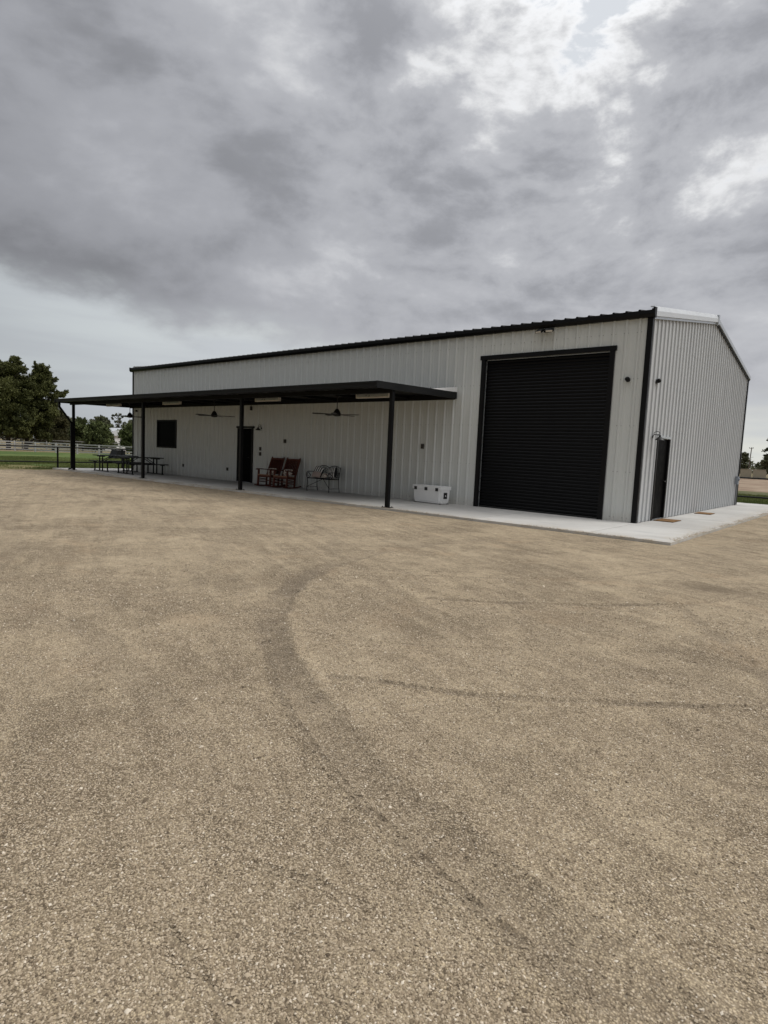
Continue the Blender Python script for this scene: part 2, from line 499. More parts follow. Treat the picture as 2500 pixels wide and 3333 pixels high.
def leaf_mat(name, a, b_):
    m, q, b = new_mat(name)
    v = q.n('ShaderNodeVertexColor', layer_name='tone').outputs[0]
    s = q.n('ShaderNodeSeparateColor')
    q.put(s.inputs[0], v)
    q.put(b.inputs['Base Color'], q.mix(s.outputs[0], a, b_))
    b.inputs['Roughness'].default_value = 0.7
    b.inputs['Specular IOR Level'].default_value = 0.2
    tr_ = q.n('ShaderNodeBsdfTranslucent')
    q.put(tr_.inputs[0], q.mix(s.outputs[0], a, b_))
    mx = q.n('ShaderNodeMixShader')
    mx.inputs[0].default_value = 0.22
    out = [n for n in m.node_tree.nodes if n.type == 'OUTPUT_MATERIAL'][0]
    m.node_tree.links.new(b.outputs[0], mx.inputs[1])
    m.node_tree.links.new(tr_.outputs[0], mx.inputs[2])
    m.node_tree.links.new(mx.outputs[0], out.inputs[0])
    return m


M['pine'] = leaf_mat('pine_needles', (0.028, 0.036, 0.013), (0.145, 0.150, 0.050))
M['pinebrown'] = leaf_mat('dull_pine_needles', (0.034, 0.036, 0.016), (0.125, 0.115, 0.050))
M['green'] = leaf_mat('green_leaves', (0.036, 0.050, 0.018), (0.15, 0.175, 0.065))
M['greygreen'] = leaf_mat('grey_green_leaves', (0.050, 0.058, 0.032), (0.175, 0.18, 0.10))
M['blade'] = leaf_mat('grass_blades', (0.05, 0.085, 0.02), (0.20, 0.20, 0.075))
M['bark'] = mat('dark_bark', (0.05, 0.04, 0.03), 0.95, var=0.4, vscale=4, bump=0.5, bscale=12)

# ------------------------------------------------------------------ helpers
def tag(o, label=None, cat=None, group=None, kind=None):
    if label: o['label'] = label
    if cat: o['category'] = cat
    if group: o['group'] = group
    if kind: o['kind'] = kind
    return o


def empty(name, loc=(0, 0, 0), rz=0.0):
    o = bpy.data.objects.new(name, None)
    o.location = loc
    o.rotation_euler = (0, 0, rz)
    o.empty_display_size = 0.2
    COL.objects.link(o)
    return o


class B:
    """collects shapes into one bmesh"""
    def __init__(s):
        s.bm = bmesh.new()

    def box(s, x0, x1, y0, y1, z0, z1, mtx=None):
        v = [s.bm.verts.new(p) for p in ((x0, y0, z0), (x1, y0, z0), (x1, y1, z0), (x0, y1, z0), (x0, y0, z1), (x1, y0, z1), (x1, y1, z1), (x0, y1, z1))]
        for f in ((3, 2, 1, 0), (4, 5, 6, 7), (0, 1, 5, 4), (1, 2, 6, 5), (2, 3, 7, 6), (3, 0, 4, 7)):
            s.bm.faces.new([v[i] for i in f])
        if mtx is not None:
            for q in v: q.co = mtx @ q.co
        return s

    def bar(s, p, q, w, h=None, up=(0, 0, 1)):
        """rectangular bar from p to q"""
        h = w if h is None else h
        p, q = Vector(p), Vector(q)
        d = (q - p).normalized()
        a = d.cross(Vector(up))
        if a.length < 1e-4: a = d.cross(Vector((1, 0, 0)))
        a.normalize()
        c = a.cross(d)
        vs = []
        for e in (p, q):
            for i, j in ((-1, -1), (1, -1), (1, 1), (-1, 1)):
                vs.append(s.bm.verts.new(e + a * (i * w / 2) + c * (j * h / 2)))
        for f in ((3, 2, 1, 0), (4, 5, 6, 7), (0, 1, 5, 4), (1, 2, 6, 5), (2, 3, 7, 6), (3, 0, 4, 7)):
            s.bm.faces.new([vs[i] for i in f])
        return s

    def tube(s, pts, r, n=8, cap=True):
        pts = [Vector(p) for p in pts]
        rs = r if isinstance(r, (list, tuple)) else [r] * len(pts)
        rings = []
        ref = None
        for i, p in enumerate(pts):
            d = (pts[min(i + 1, len(pts) - 1)] - pts[max(i - 1, 0)]).normalized()
            if ref is None:
                ref = d.orthogonal().normalized()
            ref = (ref - d * ref.dot(d)).normalized()
            w = d.cross(ref)
            rings.append([s.bm.verts.new(p + (ref * math.cos(2 * math.pi * k / n) + w * math.sin(2 * math.pi * k / n)) * rs[i]) for k in range(n)])
        for a, b in zip(rings, rings[1:]):
            for k in range(n):
                s.bm.faces.new((a[k], a[(k + 1) % n], b[(k + 1) % n], b[k]))
        if cap:
            s.bm.faces.new(rings[0][::-1])
            s.bm.faces.new(rings[-1])
        return s

    def lathe(s, prof, n=20, mtx=None):
        """prof: list of (r, z), turned round z"""
        rings = []
        for r, z in prof:
            rings.append([s.bm.verts.new((r * math.cos(2 * math.pi * k / n), r * math.sin(2 * math.pi * k / n), z)) for k in range(n)])
        for a, b in zip(rings, rings[1:]):
            for k in range(n):
                s.bm.faces.new((a[k], a[(k + 1) % n], b[(k + 1) % n], b[k]))
        s.bm.faces.new(rings[0][::-1])
        s.bm.faces.new(rings[-1])
        if mtx is not None:
            for q in rings:
                for v in q: v.co = mtx @ v.co
        return s

    def prism(s, poly, axis, a, b):
        """polygon extruded along an axis ('x','y','z'); poly gives the two other coords in order"""
        def mk(u, v, w):
            return {'x': (w, u, v), 'y': (u, w, v), 'z': (u, v, w)}[axis]
        r0 = [s.bm.verts.new(mk(u, v, a)) for u, v in poly]
        r1 = [s.bm.verts.new(mk(u, v, b)) for u, v in poly]
        n = len(poly)
        for k in range(n):
            s.bm.faces.new((r0[k], r0[(k + 1) % n], r1[(k + 1) % n], r1[k]))
        s.bm.faces.new(r0[::-1])
        s.bm.faces.new(r1)
        return s

    def bevel(s, w, seg=2):
        es = [e for e in s.bm.edges if len(e.link_faces) == 2 and e.calc_face_angle(0) > 0.5]
        bmesh.ops.bevel(s.bm, geom=es, offset=w, segments=seg, affect='EDGES', clamp_overlap=True, profile=0.7)
        return s

    def mesh(s, name, smooth=False):
        bmesh.ops.recalc_face_normals(s.bm, faces=s.bm.faces)
        me = bpy.data.meshes.new(name)
        s.bm.to_mesh(me)
        s.bm.free()
        if smooth:
            me.polygons.foreach_set('use_smooth', [True] * len(me.polygons))
            me.set_sharp_from_angle(angle=R(40))
        return me

    def build(s, name, m, parent=None, smooth=False, loc=None, rot=None):
        o = bpy.data.objects.new(name, s.mesh(name, smooth))
        o.data.materials.append(m)
        COL.objects.link(o)
        o.parent = parent
        if loc is not None: o.location = loc
        if rot is not None: o.rotation_euler = rot
        return o


def inst(name, me, parent=None, loc=(0, 0, 0), rot=(0, 0, 0), scale=(1, 1, 1)):
    o = bpy.data.objects.new(name, me)
    o.location, o.rotation_euler, o.scale = loc, rot, scale
    o.parent = parent
    COL.objects.link(o)
    return o


def copy_tree(o, parent=None):
    c = o.copy()
    COL.objects.link(c)
    c.parent = parent
    for ch in list(o.children):
        copy_tree(ch, c)
    return c


def soup(name, verts, faces, m, parent=None, tone=None, smooth=False):
    """numpy mesh: verts (n,3), faces (k,3|4), tone per vertex 0..1 (or rgb)"""
    me = bpy.data.meshes.new(name)
    verts = np.asarray(verts, dtype=np.float32)
    faces = np.asarray(faces, dtype=np.int32)
    k, s = faces.shape
    me.vertices.add(len(verts))
    me.vertices.foreach_set('co', verts.ravel())
    me.loops.add(k * s)
    me.loops.foreach_set('vertex_index', faces.ravel())
    me.polygons.add(k)
    me.polygons.foreach_set('loop_start', np.arange(0, k * s, s, dtype=np.int32))
    me.update(calc_edges=True)
    if smooth:
        me.polygons.foreach_set('use_smooth', np.ones(k, dtype=bool))
    if tone is not None:
        ca = me.color_attributes.new('tone', 'FLOAT_COLOR', 'POINT')
        tone = np.asarray(tone, dtype=np.float32)
        if tone.ndim == 1: tone = np.repeat(tone[:, None], 3, 1)
        ca.data.foreach_set('color', np.concatenate([tone, np.ones((len(tone), 1), np.float32)], 1).ravel())
    me.materials.append(m)
    o = bpy.data.objects.new(name, me)
    COL.objects.link(o)
    o.parent = parent
    return o


def plane(name, x0, x1, y0, y1, z, m, label, nx=1, ny=1):
    xs, ys = np.linspace(x0, x1, nx + 1), np.linspace(y0, y1, ny + 1)
    X, Y = np.meshgrid(xs, ys)
    v = np.stack([X.ravel(), Y.ravel(), np.full(X.size, z)], 1)
    i = np.arange(nx * ny)
    a = (i // nx) * (nx + 1) + i % nx
    o = soup(name, v, np.stack([a, a + 1, a + nx + 2, a + nx + 1], 1), m)
    return tag(o, label, None, kind='structure')


# ------------------------------------------------------------------ terrain
GZ = -0.055
plane('ground', -700, 700, -400, 1000, -0.12, M['ground'], 'dry open field soil reaching to the horizon', 4, 4)
plane('lawn', -64, -25.9, -30, 60, -0.085, M['lawn'], 'green mown lawn beyond the left pipe fence', 4, 4)
plane('back_lawn', -26, 60, 13.0, 33, -0.087, M['backlawn'], 'green grass strip behind the metal building', 4, 4)
plane('dirt_lot', -120, 90, 32, 118, -0.10, M['dirt'], 'bare brown dirt lot behind the grass strip', 4, 4)
plane('dry_verge', -31.0, -25.5, -30, -2.6, -0.070, M['drygrass'], 'dry yellow verge between gravel yard and lawn', 2, 2)

# gravel yard: a fine relief sheet; wheel tracks are shallow ruts with loosened stone
def seg_dist(px, py, pts):
    best = np.full(px.shape, 1e9)
    tpar = np.zeros(px.shape)
    acc = 0.0
    for (ax, ay), (bx, by) in zip(pts, pts[1:]):
        dx, dy = bx - ax, by - ay
        L2 = dx * dx + dy * dy
        t = np.clip(((px - ax) * dx + (py - ay) * dy) / L2, 0, 1)
        d = np.hypot(px - ax - t * dx, py - ay - t * dy)
        m_ = d < best
        best[m_] = d[m_]
        tpar[m_] = acc + t[m_] * math.sqrt(L2)
        acc += math.sqrt(L2)
    return best, tpar


rng = np.random.default_rng(11)


def vnoise(x, y, scale, seed):
    """value noise with smooth interpolation"""
    r = np.random.default_rng(seed)
    tab = r.random((256, 256))
    u, v = x * scale, y * scale
    iu, iv = np.floor(u).astype(int), np.floor(v).astype(int)
    fu, fv = u - iu, v - iv
    fu, fv = fu * fu * (3 - 2 * fu), fv * fv * (3 - 2 * fv)
    q = lambda a, b: tab[a % 256, b % 256]
    return (q(iu, iv) * (1 - fu) + q(iu + 1, iv) * fu) * (1 - fv) + (q(iu, iv + 1) * (1 - fu) + q(iu + 1, iv + 1) * fu) * fv


TRACKS = [  # polyline, half width, strength
    ([(-0.9, -5.2), (-1.1, -6.5), (-1.14, -8.18), (-0.88, -9.42), (-0.4, -10.43), (0.12, -11.17), (0.71, -11.75), (1.29, -12.2), (1.84, -12.53), (2.29, -12.75), (2.79, -12.98), (3.15, -13.1), (3.58, -13.22), (4.0, -13.3), (4.6, -13.38), (5.6, -13.5)], 0.145, 1.0),
    ([(1.10, -9.98), (1.69, -9.58), (2.46, -8.81), (3.08, -8.06), (3.32, -7.46), (3.6, -6.6)], 0.055, 0.75),
    ([(1.97, -12.28), (2.32, -12.08), (2.72, -11.88), (3.19, -11.56), (3.85, -11.0), (4.19, -10.68), (4.9, -10.0)], 0.035, 0.7),
    ([(3.08, -8.2), (3.5, -8.99), (3.85, -9.54), (4.12, -10.1), (4.5, -11.0)], 0.06, 0.5),
    ([(2.2, -13.4), (2.62, -13.62), (2.9, -13.72)], 0.03, 0.14),
    ([(-24, -9.5), (-16, -9.6), (-9, -10.6), (-4, -12.2), (-1.5, -13.6)], 0.16, 0.35),
    ([(-24, -7.6), (-15, -7.4), (-8, -8.0), (-3.6, -9.3), (-0.5, -11.9)], 0.16, 0.3),
    ([(-18, -5.2), (-10, -5.4), (-5, -6.3), (-2.4, -7.9), (-1.0, -9.3)], 0.14, 0.3),
    ([(-6, -14.2), (-2.5, -13.2), (0.2, -13.0), (1.6, -13.3)], 0.12, 0.3),
    ([(0.2, -9.2), (1.2, -8.3), (2.0, -7.2), (2.4, -5.9)], 0.04, 0.45),
    ([(-5.5, -9.9), (-3.2, -9.6), (-0.9, -10.2), (0.6, -11.3)], 0.035, 0.4),
    ([(0.9, -11.9), (1.9, -11.35), (2.9, -10.5), (3.7, -9.6)], 0.03, 0.4),
    ([(1.0, -12.05), (1.75, -12.6), (2.25, -12.87), (2.76, -13.1), (3.13, -13.22), (3.56, -13.33), (3.9, -13.4)], 0.022, 0.75),
    ([(3.0, -13.75), (3.25, -13.66), (3.45, -13.62)], 0.018, 0.35),
    ([(2.55, -13.25), (2.75, -13.36), (2.9, -13.46)], 0.016, 0.35),
    ([(3.05, -14.1), (3.35, -14.14), (3.55, -14.16)], 0.022, 0.35),
    ([(4.3, -11.8), (4.9, -12.3), (5.3, -12.9)], 0.05, 0.4),
]


def track_field(x, y):
    tr_ = np.zeros(x.shape)
    rut = np.zeros(x.shape)
    for k, (pts, w, s) in enumerate(TRACKS):
        d, tp = seg_dist(x, y, pts)
        wob = (vnoise(x, y, 3.0, 50 + k) - 0.5) * w * 0.35 + (vnoise(x, y, 14.0, 60 + k) - 0.5) * w * 0.35
        d2 = d + wob
        core = np.clip(1 - np.clip(d2 - w * 0.85, 0, None) / (w * 0.28), 0, 1)
        patchy = np.clip(vnoise(x, y, 1.3, 80 + k) * 0.9 + vnoise(x, y, 7, 90 + k) * 0.7 - 0.15, 0.4, 1)
        if k == 0:      # the main arc fades where the wheels straightened out
            s = np.interp(tp, [0, 2.5, 4.2, 9.5, 12.0, 13.4], [0.20, 0.45, 0.85, 0.80, 0.38, 0.22])
        tr_ = np.maximum(tr_, core * s * patchy)
        lug = 0.5 + 0.5 * np.sin(tp * 2 * np.pi / 0.09 + d * 30)
        rut += s * (-0.016 * np.clip(1 - d2 / w, 0, 1) ** 0.5 + 0.014 * np.exp(-((d2 - w * 1.05) / (0.30 * w + 0.01)) ** 2))
        rut += s * 0.005 * lug * core
    return tr_, rut


def yard_height(x, y):
    h = (vnoise(x, y, 0.22, 1) - 0.5) * 0.035 + (vnoise(x, y, 0.9, 2) - 0.5) * 0.016 + (vnoise(x, y, 3.3, 3) - 0.5) * 0.010 + (vnoise(x, y, 11, 4) - 0.5) * 0.006
    edge = np.clip((-3.12 - y) / 0.6, 0, 1)
    edge = np.where(x > 1.6, np.clip(np.hypot(np.clip(x - 1.66, 0, None), np.clip(-3.12 - y, 0, None)) / 0.6, 0, 1), edge)
    return GZ + h * edge


def steps(*spans):
    out = []
    for a, b, r in spans:
        n = max(1, int(round((b - a) / r)))
        out += list(np.linspace(a, b, n + 1)[:-1])
    return np.array(out + [spans[-1][1]])


def yard_part(name, xs_, ys_, parent):
    nx, ny = len(xs_) - 1, len(ys_) - 1
    X, Y = np.meshgrid(xs_, ys_)
    T, Rr = track_field(X, Y)
    Z = yard_height(X, Y) + Rr
    i = np.arange(nx * ny)
    a = (i // nx) * (nx + 1) + i % nx
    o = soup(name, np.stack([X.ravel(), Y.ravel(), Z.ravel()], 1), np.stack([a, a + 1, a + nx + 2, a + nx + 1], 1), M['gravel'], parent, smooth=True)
    at = o.data.attributes.new('track', 'FLOAT', 'POINT')
    at.data.foreach_set('value', T.ravel().astype(np.float32))
    st = np.exp(-(((X - 3.1) / 0.42) ** 2 + ((Y + 6.85) / 0.30) ** 2)) * np.clip(vnoise(X, Y, 6, 7) + 0.4, 0, 1)
    st += 0.5 * np.exp(-(((X - 1.7) / 0.3) ** 2 + ((Y + 11.0) / 0.16) ** 2))
    sa = o.data.attributes.new('stain', 'FLOAT', 'POINT')
    sa.data.foreach_set('value', st.ravel().astype(np.float32))
    return o


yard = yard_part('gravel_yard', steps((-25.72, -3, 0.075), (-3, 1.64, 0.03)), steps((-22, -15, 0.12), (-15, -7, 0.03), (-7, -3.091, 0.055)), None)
tag(yard, 'tan gravel yard with curved wheel tracks', None, kind='structure')
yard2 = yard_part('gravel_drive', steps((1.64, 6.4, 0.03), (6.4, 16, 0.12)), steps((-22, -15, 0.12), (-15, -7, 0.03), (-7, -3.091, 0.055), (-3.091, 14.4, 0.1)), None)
tag(yard2, 'tan gravel drive running past the end of the slab', None, kind='structure')

# loose stones near the camera, real geometry (nobody could count them)
def scatter_gravel():
    n = 355000
    # number per square metre falls off away from the camera
    lo_, hi_ = 1.0, 8.0
    rr = (lo_ ** 0.55 + rng.random(n) * (hi_ ** 0.55 - lo_ ** 0.55)) ** (1 / 0.55)
    an = YAW + (rng.random(n) - 0.5) * R(84)
    x, y = CAM.x + rr * np.sin(an), CAM.y + rr * np.cos(an)
    T, Rr = track_field(x, y)
    dens = np.clip(0.55 * vnoise(x, y, 0.8, 21) + 0.45 * vnoise(x, y, 2.7, 22), 0, 1)
    keep = np.clip((dens - 0.22) * 2.6, 0.22, 1.0)
    keep = np.maximum(keep, T)
    keep *= np.clip((8.0 - rr) / 4.0, 0.0, 1.0)
    ok = rng.random(n) < keep
    x, y, rr, T, Rr = x[ok], y[ok], rr[ok], T[ok], Rr[ok]
    n = len(x)
    z = yard_height(x, y) + Rr
    size = (0.0023 + 0.0030 * rng.random(n) ** 1.6) * np.clip(rr / 4.0, 1.0, 1.8)
    big_ = rng.random(n) < 0.015
    size[big_] *= 1.7
    rock = rng.random(n) < 0.0003
    size[rock] *= 2.3
    # low-poly stones: a squashed, jittered octahedron with a cut top
    base = np.array([(1, -0.2, 0), (0.1, 0.85, 0), (-0.95, 0.3, 0), (-0.1, -0.9, 0), (0.38, -0.05, 0.74), (-0.40, 0.05, 0.68)])
    tri = np.array([(0, 1, 4), (1, 5, 4), (1, 2, 5), (2, 3, 5), (3, 4, 5), (3, 0, 4)])
    k = len(base)
    V = base[None] * (1 + (rng.random((n, k, 1)) - 0.5) * 0.5)
    V = V * size[:, None, None] * np.stack([1 + 0.5 * rng.random(n), np.ones(n), 0.65 + 0.35 * rng.random(n)], 1)[:, None]
    tl = (rng.random((n, 2)) - 0.5) * 0.7
    V[:, :, 2] += V[:, :, 0] * tl[:, None, 0] + V[:, :, 1] * tl[:, None, 1]
    a = rng.random(n) * 2 * np.pi
    ca, sa = np.cos(a)[:, None], np.sin(a)[:, None]
    X = V[:, :, 0] * ca - V[:, :, 1] * sa + x[:, None]
    Y = V[:, :, 0] * sa + V[:, :, 1] * ca + y[:, None]
    Z = V[:, :, 2] + (z + size * 0.30)[:, None]
    F = (tri[None] + (np.arange(n) * k)[:, None, None]).reshape(-1, 3)
    t = rng.random(n)
    pal = np.array([(0.095, 0.070, 0.045), (0.25, 0.192, 0.125), (0.375, 0.298, 0.203), (0.54, 0.445, 0.325), (0.78, 0.69, 0.56)])
    idx = np.interp(t, [0, .2, .5, .93, 1], [0, 1, 2, 3, 4])
    lo = np.clip(idx.astype(int), 0, 3)
    c = pal[lo] + (pal[lo + 1] - pal[lo]) * (idx - lo)[:, None]
    c = c * (1 - 0.3 * T)[:, None]
    o = soup('gravel', np.stack([X.ravel(), Y.ravel(), Z.ravel()], 1), F, M['pebble'], None, np.repeat(c, k, 0))
    tag(o, 'loose tan and grey gravel stones lying on the yard', 'gravel', kind='stuff')


scatter_gravel()


def spilled_gravel():
    r = np.random.default_rng(77)
    n = 5200
    u = r.random(n)
    side = r.random(n) < 0.35
    off = np.abs(r.normal(size=n)) * 0.07
    x = np.where(side, 1.64 - off, -25.5 + 27.1 * u)
    y = np.where(side, -3.09 + 17.0 * u, -3.091 + off)
    m_ = vnoise(x, y, 1.7, 33) > 0.42
    x, y = x[m_], y[m_]
    n = len(x)
    sz = 0.005 + 0.007 * r.random(n)
    base = np.array([(1, -0.2, 0), (0.1, 0.85, 0), (-0.95, 0.3, 0), (-0.1, -0.9, 0), (0.38, -0.05, 0.74), (-0.40, 0.05, 0.68)])
    tri = np.array([(0, 1, 4), (1, 5, 4), (1, 2, 5), (2, 3, 5), (3, 4, 5), (3, 0, 4)])
    a = r.random(n) * 6.283
    bx, by, bz = base[:, 0][None], base[:, 1][None], base[:, 2][None]
    X = (bx * np.cos(a)[:, None] - by * np.sin(a)[:, None]) * sz[:, None] + x[:, None]
    Y = (bx * np.sin(a)[:, None] + by * np.cos(a)[:, None]) * sz[:, None] + y[:, None]
    Z = bz * sz[:, None] + 0.0005
    F = (tri[None] + (np.arange(n) * 6)[:, None, None]).reshape(-1, 3)
    c = np.array([(0.36, 0.29, 0.205)]) * (0.5 + 0.8 * r.random((n, 1)))
    o = soup('spilled_gravel', np.stack([X.ravel(), Y.ravel(), Z.ravel()], 1), F, M['pebble'], None, np.repeat(c, 6, 0))
    tag(o, 'stray gravel stones kicked onto the edge of the concrete', 'gravel', kind='stuff')


spilled_gravel()

# ------------------------------------------------------------------ concrete slab, cast in bays
slab = empty('concrete_slab', (0, 0, 0))
tag(slab, 'pale concrete apron slab round the metal building', None, kind='structure')
SX0, SX1, SY0, SY1 = -26.35, 1.64, -3.091, 14.25
BL, BW = 24.45, 12.34                     # building length and width


def slab_bay(x0, x1, y0, y1):
    gp = 0.008
    B().box(x0 + gp, x1 - gp, y0 + gp, y1 - gp, -0.25, 0.0).bevel(0.006, 1).build('slab_panel', M['concrete'], slab)


xs = [SX0, -24.4, -21.3, -18.2, -15.0, -11.85, -8.7, -5.45, -2.7, 0.05, SX1]
for a, b in zip(xs, xs[1:]):
    slab_bay(a, b, SY0, 0.02)
ys = [0.02, 3.1, 6.2, 9.3, 12.3, SY1]
for a, b in zip(ys, ys[1:]):
    slab_bay(0.05, SX1, a, b)
    slab_bay(SX0, -24.4, a, b)
slab_bay(-24.4, -12, 12.3, SY1)
slab_bay(-12, 0.05, 12.3, SY1)
B().box(-24.38, 0.03, 0.03, 12.28, -0.25, -0.012).build('floor_slab', M['concrete'], slab)

# ------------------------------------------------------------------ the metal building
bld = empty('metal_building', (0, 0, 0))
tag(bld, 'long white ribbed metal building with black trim and roller door', 'building')
EAVE = 4.86
SLOPE = 0.1667
RIB_A = 0.256


def profile(s, off, H=0.038, run=0.025):
    """depth of the rib profile at wall coordinate s"""
    u = (s - off) % FT
    u = min(u, FT - u)
    if u < 0.016: return H
    if u < 0.016 + run: return H * (0.016 + run - u) / run
    v = abs(u - 0.102)
    if v < 0.009: return 0.004
    if v < 0.018: return 0.004 * (0.018 - v) / 0.009
    return 0.0


def rib_panel(name, s0, s1, off, place, ztop, holes, m, parent, zbot=lambda s: 0.0, H=0.038, run=0.025):
    """one sheet of ribbed panel between wall coordinates s0..s1; place(s, z, depth) -> xyz"""
    ks = set([s0, s1])
    k0 = int(math.floor((s0 - off) / FT)) - 1
    for k in range(k0, k0 + int((s1 - s0) / FT) + 4):
        c = off + k * FT
        for d in (-0.12, -0.111, -0.093, -0.084, -0.016 - run, -0.016, 0.016, 0.016 + run, 0.084, 0.093, 0.111, 0.12):
            if s0 < c + d < s1: ks.add(c + d)
    for (a, b, z0, z1) in holes:
        for e in (a, b):
            if s0 < e < s1: ks.add(e)
    ks = sorted(ks)
    bm = bmesh.new()
    for a, b in zip(ks, ks[1:]):
        if b - a < 1e-5: continue
        mid = (a + b) / 2
        cuts = [(None, None)]
        spans = []
        hs = sorted([(z0, z1) for (p, q, z0, z1) in holes if p < mid < q])
        lo = None
        for z0, z1 in hs:
            if z0 > 0.02: spans.append((lo, z0))
            lo = z1
        spans.append((lo, None))
        for z0, z1 in spans:
            pa_, pb_ = profile(a, off, H, run), profile(b, off, H, run)
            v = [bm.verts.new(place(a, zbot(a) if z0 is None else z0, pa_)), bm.verts.new(place(b, zbot(b) if z0 is None else z0, pb_)),
                 bm.verts.new(place(b, ztop(b) if z1 is None else z1, pb_)), bm.verts.new(place(a, ztop(a) if z1 is None else z1, pa_))]
            bm.faces.new(v)
    bmesh.ops.remove_doubles(bm, verts=bm.verts, dist=1e-5)
    me = bpy.data.meshes.new(name)
    bm.to_mesh(me)
    bm.free()
    me.materials.append(m)
    return inst(name, me, parent)


DOOR_F = (14.93, 15.78, 0, 2.16)      # walk door in the front wall (distance left of the corner)
WIN_F = (20.53, 22.08, 1.26, 2.45)
ROLL_F = (0.90, 4.42, 0, 4.16)
DOOR_E = (1.23, 2.22, 0, 2.11)
PW = 3 * FT


def wall(length, off, place, ztop, holes, m=None, H=0.038, run=0.025):
    edges = [0.0]
    s = off
    while s < length - 0.05:
        if s > 0.05: edges.append(s)
        s += PW
    edges.append(length)
    for a, b in zip(edges, edges[1:]):
        rib_panel('wall_panel', a, b, off, place, ztop, holes, m or M['paint'], bld, H=H, run=run)


top_flat = lambda s: EAVE + 0.08
gable = lambda s: EAVE + 0.10 + SLOPE * min(s, BW - s)
wall(BL, RIB_A, lambda s, z, d: (-s, -d, z), top_flat, [DOOR_F, WIN_F, ROLL_F])
wall(BW, 0.17, lambda s, z, d: (d, s, z), gable, [DOOR_E], M['endpanel'], 0.036, 0.007)
wall(BL, RIB_A, lambda s, z, d: (-s, BW + d, z), top_flat, [])
wall(BW, 0.17, lambda s, z, d: (-BL - d, s, z), gable, [])

# fastener rows along the girts
def screw_rows(length, off, place, ztop, holes, H):
    b_ = bmesh.new()
    k = 0
    while off + k * FT < length - 0.05:
        for ds_ in (-0.052, 0.052):
            c_ = off + k * FT + ds_
            for z in (0.10, 1.22, 2.34, 3.46, 4.55, 5.4):
                if z > ztop(c_) - 0.12 or c_ < 0.15: continue
                if any(a - 0.15 < c_ < b + 0.15 and z0 - 0.1 < z < z1 + 0.15 for a, b, z0, z1 in holes): continue
                ring = [b_.verts.new(place(c_ + 0.008 * math.cos(R(60 * j)), z + 0.008 * math.sin(R(60 * j)), 0.005)) for j in range(6)]
                b_.faces.new(ring)
        k += 1
    me_ = bpy.data.meshes.new('screw_rows')
    b_.to_mesh(me_)
    b_.free()
    me_.materials.append(M['gutter'])
    o_ = inst('screw_rows', me_, bld)
    o_['kind'] = 'stuff'


screw_rows(BL, RIB_A, lambda s, z, d: (-s, -d, z), top_flat, [DOOR_F, WIN_F, ROLL_F], 0.038)
screw_rows(BW, 0.17, lambda s, z, d: (d, s, z), gable, [DOOR_E], 0.036)

# roof: ribbed sheets on both slopes
RZ = EAVE + 0.165
for side in (0, 1):
    def place(s, v, d, side=side):
        y = -0.13 + v * (BW / 2 + 0.13)
        z = RZ + SLOPE * y + d * 1.15
        return (0.06 - s, y if side == 0 else BW - y, z)
    L_ = BL + 0.12
    s0 = 0.0
    while s0 < L_ - 0.02:
        s1 = min(s0 + PW if s0 > 0 else RIB_A + 0.06, L_)
        rib_panel('roof_panel', s0, s1, RIB_A + 0.06, place, lambda s: 1.0, [], M['roof'], bld, lambda s: 0.0)
        s0 = s1
B().prism([(BW / 2 - 0.22, RZ + SLOPE * (BW / 2 - 0.22) + 0.045), (BW / 2, RZ + SLOPE * BW / 2 + 0.05), (BW / 2 + 0.22, RZ + SLOPE * (BW / 2 - 0.22) + 0.045), (BW / 2, RZ + SLOPE * BW / 2 + 0.065)], 'x', -BL - 0.05, 0.05).build('ridge_cap', M['roof'], bld)
# eave gutters front and back
gp = [(-0.008, EAVE + 0.002), (-0.095, EAVE + 0.002), (-0.135, EAVE + 0.07), (-0.135, EAVE + 0.155), (-0.008, EAVE + 0.155)]
B().prism(gp, 'x', -BL - 0.12, 0.06).build('eave_gutter', M['black'], bld)
B().prism([(BW - a, b) for a, b in gp], 'x', -BL - 0.12, 0.06).build('eave_gutter', M['black'], bld)
# box ends of the front gutter
B().prism([(-0.002, EAVE - 0.01), (-0.10, EAVE - 0.01), (-0.15, EAVE + 0.06), (-0.15, EAVE + 0.21), (-0.002, EAVE + 0.225)], 'x', 0.062, 0.105).build('gutter_end', M['black'], bld)
B().prism([(-0.002, EAVE - 0.01), (-0.10, EAVE - 0.01), (-0.15, EAVE + 0.06), (-0.15, EAVE + 0.20), (-0.002, EAVE + 0.20)], 'x', -BL - 0.16, -BL - 0.122).build('gutter_end', M['black'], bld)
